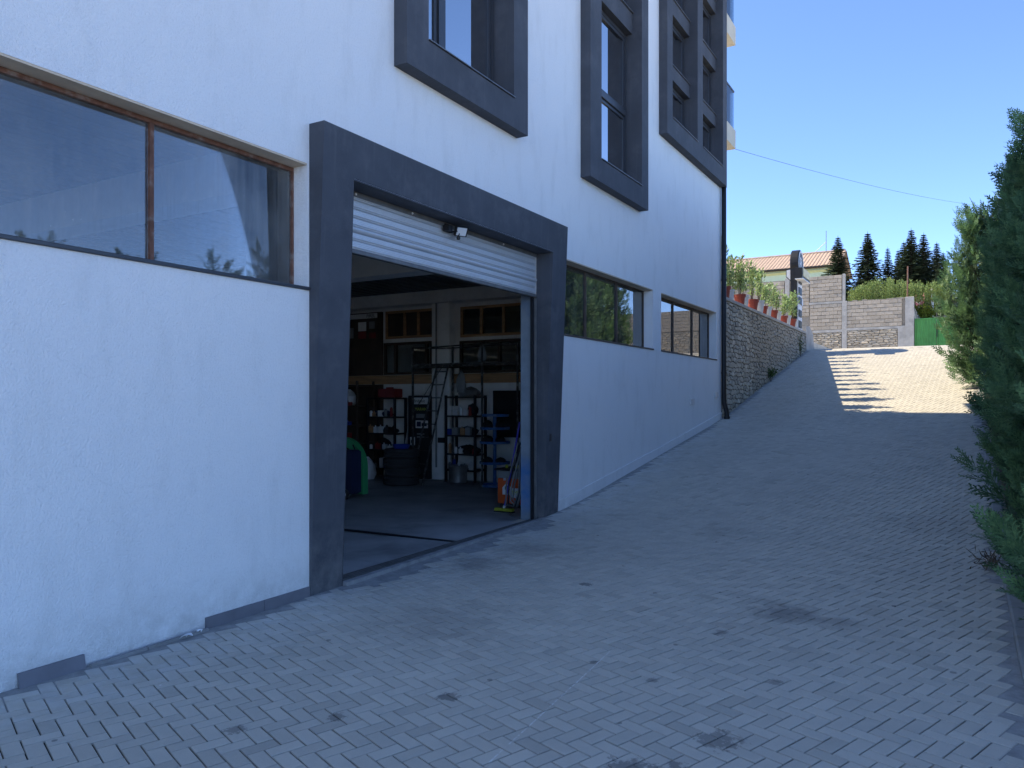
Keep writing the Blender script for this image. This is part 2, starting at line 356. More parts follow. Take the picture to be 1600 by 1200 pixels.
def paver_mat(attr):
    m, nt, p, pos = newmat('paving_' + ('field' if attr else 'single'))
    if attr:
        a = _n(nt, 'ShaderNodeAttribute', attribute_name='tone'); r = a.outputs['Fac']
    else:
        a = _n(nt, 'ShaderNodeObjectInfo'); r = a.outputs['Random']
    v = math_(nt, 'MULTIPLY_ADD', r, .16, .92)
    big = noise(nt, pos, .7, 4, .6); fine = noise(nt, pos, 160, 2, .7); mid = noise(nt, pos, 9, 5, .7)
    c = mixc(nt, ramp(nt, big, .35, .65), (.425,.395,.335), (.475,.44,.37))
    c = mixc(nt, math_(nt, 'MULTIPLY', ramp(nt, mid, .45, .8), .3), c, (.29,.275,.24))
    c = mixc(nt, math_(nt, 'MULTIPLY', ramp(nt, fine, .35, .75), .25), c, (.56,.53,.47))
    v = math_(nt, 'SUBTRACT', v, math_(nt, 'MULTIPLY', math_(nt, 'LESS_THAN', r, .04), .06))
    cb = _n(nt, 'ShaderNodeCombineColor')
    for i in range(3): nt.links.new(v, cb.inputs[i])
    c = mixc(nt, 1.0, c, cb.outputs[0], 'MULTIPLY')
    # pale cement film by the wall
    sx = _n(nt, 'ShaderNodeSeparateXYZ'); nt.links.new(pos, sx.inputs[0])
    near = ramp(nt, math_(nt, 'SUBTRACT', .9, sx.outputs[0]), .0, .9)
    film = math_(nt, 'MULTIPLY', near, ramp(nt, noise(nt, pos, 5, 6, .7), .42, .62))
    c = mixc(nt, math_(nt, 'MULTIPLY', film, .6), c, (.58,.58,.57))
    # oil and damp spots, where they lie on the paving
    spots = [(3.41,5.78,.45,.75),(3.75,5.7,.3,.5),(2.15,3.34,.09,.9),(1.81,2.86,.07,.8),(1.49,2.51,.07,.75),(1.79,5.82,.08,.9),(3.52,3.54,.16,.8),(3.29,3.08,.17,.9),
             (.55,6.0,.5,.55),(.75,6.8,.6,.4),(3.12,5.11,.08,.7),(3.44,3.2,.07,.9),(2.6,4.2,.05,.8),(3.6,4.4,.07,.7),(3.0,4.1,.06,.7),(2.2,8.5,.5,.25),(1.4,4.4,.9,.3),(4.2,9.5,.9,.25)]
    dn = noise(nt, pos, 6, 5, .7); dn2 = noise(nt, pos, 22, 5, .75)
    tot = None
    for x, y, rad, k in spots:
        d = _n(nt, 'ShaderNodeVectorMath', operation='DISTANCE'); d.inputs[1].default_value = (x, y, zp(y)); nt.links.new(pos, d.inputs[0])
        q = math_(nt, 'SUBTRACT', 1.0, math_(nt, 'DIVIDE', d.outputs['Value'], rad*.8))
        q = math_(nt, 'ADD', q, math_(nt, 'MULTIPLY_ADD', dn2 if rad < .2 else dn, 3.2 if rad < .2 else 1.8, -1.75 if rad < .2 else -1.05))
        q = math_(nt, 'MULTIPLY', ramp(nt, q, 0, .28 if rad < .2 else .6), k*(.72 if rad < .2 else .75))
        tot = q if tot is None else math_(nt, 'MAXIMUM', tot, q)
    c = mixc(nt, tot, c, (.085,.082,.08))
    # small grey gum marks and tiny white specks
    vo = _n(nt, 'ShaderNodeTexVoronoi'); vo.inputs['Scale'].default_value = 3.1; nt.links.new(pos, vo.inputs['Vector'])
    c = mixc(nt, math_(nt, 'MULTIPLY', math_(nt, 'LESS_THAN', math_(nt, 'ADD', vo.outputs['Distance'], math_(nt, 'MULTIPLY', dn, .06)), .085), .6), c, (.09,.088,.085))
    v2 = _n(nt, 'ShaderNodeTexVoronoi'); v2.inputs['Scale'].default_value = 4.3; nt.links.new(pos, v2.inputs['Vector'])
    c = mixc(nt, math_(nt, 'MULTIPLY', math_(nt, 'LESS_THAN', v2.outputs['Distance'], .028), .7), c, (.7,.7,.68))
    # a pale scrape across the paving and grime that follows the joints
    sy = sx.outputs[1]; ln_ = math_(nt, 'ABSOLUTE', math_(nt, 'SUBTRACT', sx.outputs[0], math_(nt, 'MULTIPLY_ADD', sy, -.07, 2.92)))
    seg = math_(nt, 'MULTIPLY', ramp(nt, sy, 2.6, 2.9), ramp(nt, sy, 4.6, 4.3))
    c = mixc(nt, math_(nt, 'MULTIPLY', math_(nt, 'MULTIPLY', math_(nt, 'LESS_THAN', ln_, .004), seg), ramp(nt, dn2, .40, .55)), c, (.62,.61,.58))
    nt.links.new(c, p.inputs['Base Color']); p.inputs['Roughness'].default_value = .82; p.inputs['Specular IOR Level'].default_value = .35
    b = _n(nt, 'ShaderNodeBump'); b.inputs['Strength'].default_value = .5; b.inputs['Distance'].default_value = .003
    nt.links.new(math_(nt, 'ADD', fine, noise(nt, pos, 25, 4, .6)), b.inputs['Height']); nt.links.new(b.outputs[0], p.inputs['Normal'])
    return m

# ================================================================ SETTING
def sheet(name, m, xs, ys, zf, kind='structure', parent=None):
    V = []; F = []
    for y in ys:
        for x in xs: V.append((x, y, zf(x, y)))
    n = len(xs)
    for j in range(len(ys)-1):
        for i in range(n-1): F.append((j*n+i, j*n+i+1, j*n+n+i+1, j*n+n+i))
    me = bpy.data.meshes.new(name); me.from_pydata(V, [], F); me.update()
    return link(name, me, m, parent, kind=kind)
def fr(a, b, n): return [a+(b-a)*i/n for i in range(n+1)]
ys = sorted(set([44.40,44.42,-400,-150,-60,-25,-10]+fr(-5,16.5,22)+[16.62,16.64]+fr(17,28,22)+fr(29,44.1,12)+[45,48,52,60,75,100,150,250,400]))
xs = sorted(set([-400,-150,-60,-30,-16,-12,-8,-4,-2.7,-.9,-.34,-.32,0,1,2.3,2.5,4.86,5.0,5.6,6.5,8,10,14,25,60,150,400]))
def gz(x, y):
    if y >= 44.42:
        b = 5.6 + min(max(y-44.3, 0), 60)*.02
        return (6.5 if x < 2.4 else 5.5) + min(y-44.3, 40)*.02 if y < 400 else b
    if y >= 16.63 and x <= -.33: return 3.80 if y < 28.2 else max(3.8, zp(y)-.04)
    if x <= -.33: return -.14
    if x > 5: return zp(y) - .02 + .04*math.sin(x*3+y)
    return zp(y) - .05
sheet('ground', M['asph'], xs, ys, gz)
ysr = fr(-14, 0, 4)+fr(.5, 27, 54)[0:]+fr(27.1, 28, 6)+fr(29, 44.25, 16)
def bed():
    m, nt, p, pos = newmat('joint_sand')
    sx = _n(nt, 'ShaderNodeSeparateXYZ'); nt.links.new(pos, sx.inputs[0])
    e = math_(nt, 'MAXIMUM', ramp(nt, sx.outputs[0], .50, .36), ramp(nt, sx.outputs[0], 4.56, 4.66))
    f = ramp(nt, noise(nt, pos, 9, 6, .7), .3, .7)
    c = mixc(nt, e, (.018,.017,.016), mixc(nt, f, (.20,.195,.185), (.36,.355,.34)))
    nt.links.new(c, p.inputs['Base Color']); p.inputs['Roughness'].default_value = .95
    b = _n(nt, 'ShaderNodeBump'); b.inputs['Strength'].default_value = .8; b.inputs['Distance'].default_value = .008
    nt.links.new(noise(nt, pos, 40, 5, .7), b.inputs['Height']); nt.links.new(b.outputs[0], p.inputs['Normal']); return m
road = sheet('driveway', bed(), [.005,.15,.3,.45,2.4,4.5,4.64,4.75,4.86], ysr[:ysr.index(27)+1] if 27 in ysr else ysr, lambda x, y: zp(y)-(.004 if x < .2 or x > 4.6 else .012))
sheet('street', mat('street_paving', (.44,.41,.35), .85, .12, 5, .4, 60), fr(-2.8, 12, 8), fr(27.02, 44.2, 24), lambda x, y: zp(y)-.003)
sheet('planting_bed', M['soil'], fr(4.93, 6.9, 8), fr(-2, 27, 60), lambda x, y: zp(y)+.03+.02*math.sin(x*9+y*7)+(x-4.9)*.03)
# kerb stones
kr = bpy.data.objects.new('kerb', None); COL.objects.link(kr); kr['kind'] = 'structure'
for i in range(29):
    y0, y1 = -1+i, -1+i+.988
    z0, z1 = zp(y0), zp(y1); j = rnd.uniform(-.006, .006)
    mb = MB(); a, b = 4.79+j, 4.90+j; t = .045; c = .012
    mb.add([(a,y0,z0-.15),(b,y0,z0-.15),(b,y1,z1-.15),(a,y1,z1-.15),(a,y0,z0+t-c),(b,y0,z0+t-c),(b,y1,z1+t-c),(a,y1,z1+t-c),
            (a+c,y0,z0+t),(b-c,y0,z0+t),(b-c,y1,z1+t),(a+c,y1,z1+t)],
           [(3,2,1,0),(0,1,5,4),(1,2,6,5),(2,3,7,6),(3,0,4,7),(4,5,9,8),(5,6,10,9),(6,7,11,10),(7,4,8,11),(8,9,10,11)])
    part('kerb_stone', mb, M['kerb'], kr)
# herringbone pavers
PA = math.radians(-20.0); ca, sa = math.cos(PA), math.sin(PA)
bricks = []
for i in range(-180, 400):
    for j in range(-180, 400):
        k = (i-j) % 4
        if k == 0: cx, cy, o = i+1, j+.5, 0
        elif k == 3: cx, cy, o = i+.5, j+1, 1
        else: continue
        x = (cx*ca-cy*sa)*.0833+1.0; y = (cx*sa+cy*ca)*.0833+2.0
        lim = .25+.09*math.sin(y*5) if 4.8 < y < 8.4 else .10
        if lim < x < 4.70+((i*7+j*13) % 5)*.015 and -.8 < y < 26.98: bricks.append((x, y, o))
mp1, mp2 = paver_mat(False), paver_mat(True)
def brick_geo():
    a, b, c = .0800, .0384, .0030
    V = []
    for z, k in ((-.03,0),(-c,0),(0,c)): V += [(-a+k,-b+k,z),(a-k,-b+k,z),(a-k,b-k,z),(-a+k,b-k,z)]
    F = [(8,9,10,11)]
    for l in (0, 4):
        for i in range(4): F.append((l+i, l+(i+1)%4, l+4+(i+1)%4, l+4+i))
    return V, F
BV, BF = brick_geo(); BV = np.array(BV)
bme = bpy.data.meshes.new('paving_brick'); bme.from_pydata([tuple(v) for v in BV], [], BF); bme.update(); bme.materials.append(mp1)
def bframe(x, y, o):
    s = (zp(y+.05)-zp(y-.05))/.1
    a = PA + (math.pi/2 if o else 0) + rnd.gauss(0, .006)
    X = Vector((math.cos(a), math.sin(a), math.sin(a)*s)); Y = Vector((-math.sin(a), math.cos(a), math.cos(a)*s))
    X.normalize(); N = X.cross(Y).normalized(); N = (N + Vector((rnd.gauss(0,.0035), rnd.gauss(0,.0035), 0))).normalized(); Y = N.cross(X)
    X = Y.cross(N)
    return X, Y, N, Vector((x+rnd.gauss(0,.0006), y+rnd.gauss(0,.0006), zp(y)+rnd.gauss(0,.0006)))
vis = []
for b in bricks:
    f, u, v = persp(b[0], b[1], zp(b[1]))
    vis.append((f if (f > .1 and -30 < u < 1630 and v < 1240) else 1e6+abs(f), b))
vis.sort(key=lambda t: t[0])
pv = bpy.data.objects.new('herringbone_paving', None); COL.objects.link(pv); pv['kind'] = 'structure'
for n, (f, b) in enumerate(vis[:300]):
    X, Y, N, P0 = bframe(*b)
    o = bpy.data.objects.new('paving_brick', bme); COL.objects.link(o)
    m4 = Matrix((X, Y, N)).transposed().to_4x4(); m4.translation = P0; o.matrix_world = m4; o.parent = pv
rest = vis[300:]; AV = []; AF = []; tone = []
BFa = np.array(BF)
for n, (f, b) in enumerate(rest):
    X, Y, N, P0 = bframe(*b)
    R = np.array([X, Y, N]); AV.append(BV @ R + np.array(P0)); AF.append(BFa + n*12)
me = npmesh('paving_field', np.concatenate(AV), np.concatenate(AF)); me.materials.append(mp2)
at = me.attributes.new('tone', 'FLOAT', 'POINT'); at.data.foreach_set('value', np.repeat(rs.rand(len(rest)), 12).astype(np.float32))
link('paving_field', me, None, pv, kind='stuff')

# ---------------------------------------------------------------- building
BL = thing('building', 'white stuccoed building with dark grey framed windows and open garage entrance', 'building', (0, 0, 0))
HT = 11.9
Lw = (-3.0, 4.45, 2.49, 3.49)                       # left strip window
R1 = (8.86, 12.36, 2.47, 3.47); R2 = (12.77, 16.24, 2.47, 3.47)
GD = (4.83, 8.42, -.6, 3.44)
F1 = (5.53, 7.78, 4.67, 9.2); F2 = (9.52, 11.74, 4.65, 11.6); F3 = (12.66, 16.50, 6.18, 11.6)
def ins(r, k): return (r[0]+k, r[1]-k, r[2]+k, r[3]-k)
holes = [Lw, R1, R2, GD, ins(F1, .03), ins(F2, .03), ins(F3, .03)]
part('facade_wall', wall_x(MB(), -.30, 0, -4.0, 16.61, -.6, HT, holes), M['stucco'], BL)
part('gable_wall', MB().box(-12.3, -.302, 16.31, 16.61, -.6, HT), M['stucco'], BL)
part('rear_wall', wall_x(MB(), -12.3, -12.0, -4.0, 16.30, -.6, HT, [(-2.5, 3.5, 1.7, 3.4), (5.0, 8.0, 1.7, 3.4)]), M['stucco'], BL)  # the openings are added, unseen, to let daylight into the garage
part('side_wall', MB().box(-11.99, -.302, -4.0, -3.7, -.6, HT), M['stucco'], BL)
part('roof_slab', MB().box(-12.4, .1, -4.1, 16.7, HT+.002, HT+.25), M['stucco'], BL)
part('plinth_band', MB().prism([(.002,8.86,zp(8.86)-.1),(.002,16.60,zp(16.60)-.1),(.002,16.60,zp(16.6)+.13),(.002,12.7,zp(12.7)+.13),(.002,8.86,zp(8.86)+.13)], (.012,0,0)), M['stucco'], BL)
part('soffit_strip', MB().box(-.158, -.004, -3.0, 4.448, 3.476, 3.492), M['soffit'], BL)
for r in (R1, R2): part('soffit_strip', MB().box(-.168, -.004, r[0]+.002, r[1]-.002, 3.456, 3.472), M['soffit'], BL)
# portal, whose legs lean back to the wall at their foot
def portal():
    mb = MB(); zb, zt = -.3, 3.81; xt, xb = .162, .012
    ya, yb, yc, yd, zs = 4.47, 4.83, 8.42, 8.80, 3.44
    def xf(z): return xb+(xt-xb)*(z-0)/(zt-0)
    zs_ = [zb, 1.0, 2.0, 3.0, zs]
    for a, b in ((ya, yb), (yc, yd)):
        for q in range(len(zs_)-1):
            z0, z1 = zs_[q], zs_[q+1]
            mb.add([(-.0,a,z0),(xf(z0),a,z0),(xf(z0),b,z0),(-.0,b,z0),(-.0,a,z1),(xf(z1),a,z1),(xf(z1),b,z1),(-.0,b,z1)],
                   [(0,1,5,4),(1,2,6,5),(2,3,7,6)])
    a, b = ya, yd; f0, f1 = xf(zs), xf(zt)
    mb.add([(0,a,zs),(f0,a,zs),(f0,b,zs),(0,b,zs),(0,a,zt),(f1,a,zt),(f1,b,zt),(0,b,zt)], [(0,1,5,4),(1,2,6,5),(2,3,7,6),(4,5,6,7)])
    # soffit and jamb linings that run back into the opening
    mb.box(-.24, f0-.001, yb-.0, yc, zs-.012, zs-.0005)
    mb.add([(xf(0)-.002,yb+.004,-.2),(-.299,yb+.004,-.2),(-.299,yb+.004,zs-.013),(xf(zs)-.002,yb+.004,zs-.013)], [(0,1,2,3)])
    mb.add([(xf(0)-.002,yc-.004,-.2),(-.085,yc-.004,-.2),(-.085,yc-.004,zs-.013),(xf(zs)-.002,yc-.004,zs-.013)], [(3,2,1,0)])
    return mb
part('portal_frame', portal(), M['render'], BL)
part('jamb_lining', MB().box(-.299, -.15, 8.399, 8.417, .05, 3.42), mat('flaking_blue_white', (.20,.24,.28), .6, .2, 4, dirt=(.04,.14,.34), dscale=1.2), BL)
part('control_box', MB().cbox(.045, .062, 8.50, 8.545, 1.09, 1.19, .004), M['black'], BL)
# window surrounds
def surround(r, opens):
    return part('window_surround', wall_x(MB(), -.298, .15, *r, opens), M['render'], BL)
O1 = [(5.86, 7.46, 5.00, 8.9)]
O2 = [(9.89, 11.45, 4.97, 11.3)]
O3 = [(12.94, 14.40, 6.52, 11.3), (14.74, 16.20, 6.52, 11.3)]
surround(F1, O1); surround(F2, O2); surround(F3, O3)
def sillbar(y0, y1, z, x0=-.10, x1=.168):
    part('sill', MB().cbox(x0, x1, y0+.001, y1+.012, z, z+.012, .002), M['sill'], BL)
def window(y0, y1, z0, z1, splits, x=-.13, transom=None, fw=.06):
    """a framed window; splits are inner mullion positions"""
    w = bpy.data.objects.new('window', None); COL.objects.link(w); w.parent = BL; w.location = (x, y0, z0)
    fr_ = MB(); x0, x1 = x-.05, x+.02
    fr_.cbox(x0, x1, y0, y0+fw, z0, z1, .006).cbox(x0, x1, y1-fw, y1, z0, z1, .006)
    fr_.cbox(x0+.002, x1-.002, y0+fw, y1-fw, z0, z0+fw, .006).cbox(x0+.002, x1-.002, y0+fw, y1-fw, z1-fw, z1, .006)
    part('frame', fr_, M['alu'], w)
    edges = [y0+fw]+splits+[y1-fw]
    for s in splits: part('mullion', MB().cbox(x0, x1+.012, s-.05, s+.05, z0+fw, z1-fw, .006), M['alu'], w)
    rows = [z0+fw, z1-fw] if not transom else [z0+fw, transom, z1-fw]
    if transom: part('transom', MB().cbox(x0, x1+.015, y0+fw, y1-fw, transom-.045, transom+.045, .006), M['alu'], w)
    for i in range(len(edges)-1):
        for j in range(len(rows)-1):
            a, b = edges[i], edges[i+1]
            # sash inside the frame
            sm = MB(); s = .045; xa, xb = x-.035, x+.008
            a1, b1, c1, d1 = a+.002, b-.002, rows[j]+.002, rows[j+1]-.002
            if i > 0: a1 += .05
            if i < len(edges)-2: b1 -= .05
            if j > 0: c1 += .045
            if j < len(rows)-2: d1 -= .045
            sm.box(xa, xb, a1, a1+s, c1, d1).box(xa, xb, b1-s, b1, c1, d1).box(xa, xb, a1+s, b1-s, c1, c1+s).box(xa, xb, a1+s, b1-s, d1-s, d1)
            part('sash', sm, M['alu'], w)
            part('pane', MB().box(x-.016, x-.010, a1+s-.004, b1-s+.004, c1+s-.004, d1-s+.004), M['gl_up'], w)
    return w
window(5.86, 7.46, 5.02, 8.9, [6.42]); sillbar(5.86, 7.46, 5.005)
def spandrel(y0, y1, z0, z1, x1=-.01): part('spandrel', MB().box(-.29, x1, y0+.001, y1-.001, z0, z1), M['render'], BL)
window(9.89, 11.45, 4.99, 7.40, [], transom=6.14); sillbar(9.89, 11.45, 4.975)
spandrel(9.89, 11.45, 7.40, 7.72); sillbar(9.89, 11.45, 7.722, x1=.02)
window(9.89, 11.45, 7.735, 10.1, [], transom=8.9); spandrel(9.89, 11.45, 10.1, 10.4); window(9.89, 11.45, 10.41, 11.3, [])
for y0, y1 in ((12.94, 14.40), (14.74, 16.20)):
    sillbar(y0, y1, 6.525)
    zz = 6.54
    for k, (a, b) in enumerate(((7.38, 7.63), (8.56, 8.83), (9.78, 10.04))):
        window(y0, y1, zz, a, []); spandrel(y0, y1, a, b, -.005); sillbar(y0, y1, b+.002, x1=.02); zz = b+.015
    window(y0, y1, zz, 11.3, [])
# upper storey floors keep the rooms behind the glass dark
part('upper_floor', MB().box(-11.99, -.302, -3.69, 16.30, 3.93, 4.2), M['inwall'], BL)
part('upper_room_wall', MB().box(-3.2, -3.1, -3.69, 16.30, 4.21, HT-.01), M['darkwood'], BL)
# strip windows
def strip(r, x, muls, gm, fm, post=None, name='strip_window'):
    w = bpy.data.objects.new(name, None); COL.objects.link(w); w.parent = BL; w.location = (x, r[0], r[2])
    y0, y1, z0, z1 = r; t = .03 if fm is M['rust'] else .022
    y1p = y1
    f = MB().box(x-.03, x+.01, y0, y1p, z0, z0+t).box(x-.03, x+.01, y0, y1p, z1-t-.016, z1-.016).box(x-.03, x+.01, y1p-t*.6, y1p, z0+t, z1-t-.016)
    part('frame', f, fm, w)
    for m_ in muls: part('mullion', MB().box(x-.032, x+.016, m_-t/2, m_+t/2, z0+t, z1-t-.016), fm, w)
    e = [y0]+muls+[y1p]
    for i in range(len(e)-1):
        part('pane', MB().box(x-.012, x-.008, e[i]+t/2, e[i+1]-t/2-.001, z0+t-.002, z1-t-.014), gm, w)
    return w
strip(Lw, -.16, [-1.2, .95, 3.19], M['gl_left'], M['rust'])
strip((-2.5, 3.5, 1.7, 3.4), -12.15, [-.5, 1.5], M['gl_in'], M['bronze']); strip((5.0, 8.0, 1.7, 3.4), -12.15, [6.5], M['gl_in'], M['bronze'])  # two unseen rear windows, added to light the garage interior
strip(R1, -.17, [10.03, 11.18], M['gl_far'], M['bronze'])
strip(R2, -.17, [13.89, 15.07], M['gl_far'], M['bronze'])
part('sill', MB().cbox(-.155, .018, -3.0, 4.468, 2.478, 2.505, .004), M['alu'], BL)
for r in (R1, R2): part('sill', MB().cbox(-.165, .014, r[0]-.01, r[1]+.02, 2.452, 2.476, .003), M['bronze'], BL)
# stone skirting pieces at the foot of the wall
for y0, y1, dz, tl in ((2.27, 2.64, .0, .02), (3.49, 3.995, .0, 0), (4.0, 4.46, .0, .0)):
    za, zb = zp(y0)-.01+dz, zp(y1)-.01+dz
    part('skirting_tile', MB().prism([(.002+tl,y0,za),(.002+tl,y1,zb),(.002,y1,zb+.085),(.002,y0,za+.085)], (.016,0,0)), M['tile'], BL)
for y0, y1 in ((2.66, 3.02), (3.03, 3.48)):
    part('bedding_strip', MB().prism([(.03,y0,zp(y0)-.02),(.03,y1,zp(y1)-.02),(.03,y1,zp(y1)+.013),(.03,y0,zp(y0)+.013)], (.03,0,0)), M['kerb'], BL)
# vents low on the wall
for y, z in ((14.52, 1.58), (16.2, 1.72)):
    v = MB().cbox(.002, .02, y-.12, y+.12, z-.065, z+.065, .004)
    o = part('wall_vent', v, M['white'], BL)
    for k in range(3): part('louvre', MB().box(.021, .032, y-.10, y+.10, z-.045+k*.036, z-.028+k*.036), M['white'], o)
# downpipe
DP = part('downpipe', MB().tube([(.07,16.56,11.8),(.07,16.56,1.75),(.075,16.56,1.55),(.12,16.58,1.38),(.13,16.58,1.25),(.13,16.58,1.17)], .052, 12), M['black'], BL, smooth=True)
for z in (2.2, 4.2, 6.2, 8.2, 10.2): part('pipe_bracket', MB().lathe([(.058,z-.02),(.062,z-.02),(.062,z+.02),(.058,z+.02)], (.07,16.56,0), 12), M['black'], DP)
part('pipe_shoe', MB().lathe([(.06,1.16),(.066,1.16),(.066,1.26),(.06,1.26)], (.13,16.58,0), 12), M['black'], DP)
# balconies on the far gable
for z in (7.42, 9.82):
    bl = part('balcony', MB().prism([(-.03,16.612,z),(-.03,17.95,z),(-.03,17.95,z+.42),(-.03,16.612,z+.42)], (-.95,0,0)), M['cream'], BL)
    part('glass_railing', MB().box(-.075, -.06, 16.62, 17.9, z+.42, z+1.3), M['balglass'], bl)
    part('glass_railing', MB().box(-.93, -.08, 17.885, 17.9, z+.42, z+1.3), M['balglass'], bl)
    part('handrail', MB().box(-.095, -.05, 16.62, 17.92, z+1.3, z+1.335), M['alu'], bl)
# rolling shutter
SH = bpy.data.objects.new('rolling_shutter', None); COL.objects.link(SH); SH.parent = BL; SH.location = (-.1, 5, 3.4)
def slat(z, h, bulge, m=None):
    y0, y1 = 4.70, 8.405; mb = MB(); pr = []
    if bulge:
        for k in range(9): a = math.pi*k/8; pr.append((-.105+.035*math.sin(a), z+h*(1-math.cos(a))/2*.98))
    else:
        pr = [(-.118,z),(-.095,z+.003),(-.092,z+.008),(-.106,z+.012),(-.106,z+.016),(-.090,z+.020),(-.088,z+.024),(-.088,z+h*.42),(-.092,z+h*.45),(-.088,z+h*.48),(-.088,z+h*.6),(-.0915,z+h*.63),(-.088,z+h*.66),
              (-.088,z+h*.80),(-.092,z+h*.83),(-.088,z+h*.86),(-.09,z+h-.006),(-.118,z+h-.001)]
    vs = [(x, y0, zz) for x, zz in pr]+[(x, y1, zz) for x, zz in pr]; n = len(pr)
    mb.add(vs, [(i, n+i, n+i+1, i+1) for i in range(n-1)])
    part('shutter_slat', mb, m or M['galv'], SH)
z = 2.925
for h, b in ((.078,0),(.072,0),(.05,1),(.078,0),(.078,0),(.078,0),(.078,0),(.078,0)):
    slat(z, h, b); z += h
part('bottom_bar', MB().cbox(-.125, -.075, 4.84, 8.41, 2.885, 2.925, .004), M['galvdark'], SH)
part('head_plate', MB().box(-.13, -.075, 4.84, 8.41, 3.385, 3.426), M['galvdark'], SH)
part('guide_rail', MB().cbox(-.15, -.088, 8.405, 8.44, .08, 2.93, .004), M['galvdark'], SH)
part('guide_strip', MB().box(-.14, -.11, 8.36, 8.404, .08, 2.93), M['inblk'], SH)
part('guide_rail', MB().cbox(-.15, -.06, 4.835, 4.875, .08, 3.4, .004), M['galvdark'], SH)
for y in (5.1,5.9,6.7,7.6): part('rivet', MB().lathe([(.012,-.076),(.01,-.068),(.001,-.066)], (0,y,3.405), 8, 'x'), M['white'], SH)
# floodlight
FL = bpy.data.objects.new('floodlight', None); COL.objects.link(FL); FL.parent = BL; FL.location = (.02, 6.52, 3.36)
def flood():
    R = Matrix.Rotation(math.radians(-28), 3, 'Z') @ Matrix.Rotation(math.radians(30), 3, 'Y')
    def tr(mb, o=(.035, 6.58, 3.345)):
        r = MB(); r.v = [tuple(R @ Vector(v)+Vector(o)) for v in mb.v]; r.f = mb.f; return r
    part('lamp_housing', tr(MB().cbox(-.03, .0, -.07, .07, -.055, .055, .006)), M['black'], FL)
    part('lamp_glass', tr(MB().box(.0005, .004, -.055, .055, -.042, .042)), M['white'], FL)
    part('bracket', MB().box(-.07,.03,6.50,6.515,3.33,3.345).box(-.07,-.055,6.42,6.515,3.33,3.41).box(-.07,-.0,6.40,6.47,3.33,3.39), M['black'], FL)
    part('motion_sensor', MB().lathe([(.001,-.02),(.018,-.015),(.02,.01),(.008,.025)], (.03, 6.53, 3.27), 10).tube([(.03,6.53,3.29),(.03,6.55,3.32)], .006, 6), M['black'], FL)
flood()

# ---------------------------------------------------------------- garage interior
fl = sheet('garage_floor', M['floor'], fr(-12, -.05, 10), fr(-3.7, 16.3, 10), lambda x, y: .06 if x < -.3 else .06+(zp(y)-.06)*.5*(1 if 4.5 < y < 8.5 else 0))
part('threshold_drain', MB().prism([(-.16,4.84,.070),(-.16,8.40,.108),(-.16,8.40,.06),(-.16,4.84,.04)], (.155,0,0)), M['joint_and_shade'], BL)
dr = bpy.data.objects.new('drain_grating', None); COL.objects.link(dr); dr.parent = BL; dr.location = (-.08, 6, .1)
for k in range(4):
    xk = -.145+k*.038
    part('grating_bar', MB().prism([(xk,4.85,.088),(xk,8.39,.128),(xk,8.39,.10),(xk,4.85,.06)], (.014,0,0)), M['galvdark'], dr)
part('threshold_lip', MB().prism([(.0,4.84,zp(4.84)-.05),(.0,8.40,zp(8.4)-.05),(.0,8.40,zp(8.4)+.005),(.0,4.84,zp(4.84)+.03)], (.06,0,0)), M['cement'], BL)
part('floor_rail', MB().prism([(-11,6.80,.062),(-.2,6.80,.072),(-.2,6.86,.072),(-11,6.86,.062)], (0,0,.012)), M['inblk'], BL)
ribs = MB()
y = -3.6; n = 0; pts = []
while y < 12.2:
    pts += [(y, 3.74), (y+.09, 3.74), (y+.12, 3.79), (y+.21, 3.79)]; y += .24
mbc = MB(); nn = len(pts); mbc.add([(-12, a, b) for a, b in pts]+[(-.31, a, b) for a, b in pts], [(i, i+1, nn+i+1, nn+i) for i in range(nn-1)])
x = -11.9; pts = []
while x < -.32:
    pts += [(x, 3.74), (x+.09, 3.74), (x+.12, 3.79), (x+.21, 3.79)]; x += .24
mbc = MB(); nn = len(pts); mbc.add([(a, -3.6, b) for a, b in pts]+[(a, 12.3, b) for a, b in pts], [(nn+i, nn+i+1, i+1, i) for i in range(nn-1)])
part('metal_deck_ceiling', mbc, M['inceil'], BL)
for y0 in (.2, 4.42, 8.35): part('ceiling_beam', MB().box(-11.9, -.31, y0, y0+.32, 3.36, 3.735), mat('beam_limewash', (.86,.85,.82), .9, .06) if y0 < .5 else bpy.data.materials['beam_limewash'], BL)
part('ceiling_beam', MB().box(-11.9, -.31, 12.05, 12.38, 3.50, 3.735), M['inwall'], BL)
part('concrete_post', MB().box(-.5, -.302, 4.27, 4.52, .06, 3.735), M['conc'], BL)
part('concrete_post', MB().box(-.5, -.302, 8.9, 9.2, .06, 3.735), M['conc'], BL)
IH = [(-5.85, -4.62, 2.13, 2.79), (-3.95, -.6, 2.13, 2.76), (-5.8, -4.55, 2.87, 3.44), (-3.93, -.6, 2.83, 3.42), (-3.2, -2.05, .88, 1.82)]
part('partition_wall', swap(wall_x(MB(), 0, .12, -11.9, -.31, .0, 3.735, IH), 12.4), M['inwall'], BL)
part('partition_column', MB().cbox(-4.48, -4.06, 12.2, 12.398, .06, 3.50, .01), M['inwall'], BL)
part('column_conduit', MB().tube([(-4.36,12.18,3.5),(-4.36,12.18,.3)], .018, 6), M['galvdark'], BL)
part('partition_beam', MB().box(-11.5, -.32, 12.33, 12.397, 1.94, 2.12), M['wood'], BL)
part('dark_panelling', MB().box(-8.0, -5.87, 12.36, 12.396, 2.125, 3.44), M['darkwood'], BL)
part('dark_panelling', MB().box(-8.5, -5.86, 12.37, 12.394, .06, 1.935), M['darkwood'], BL)
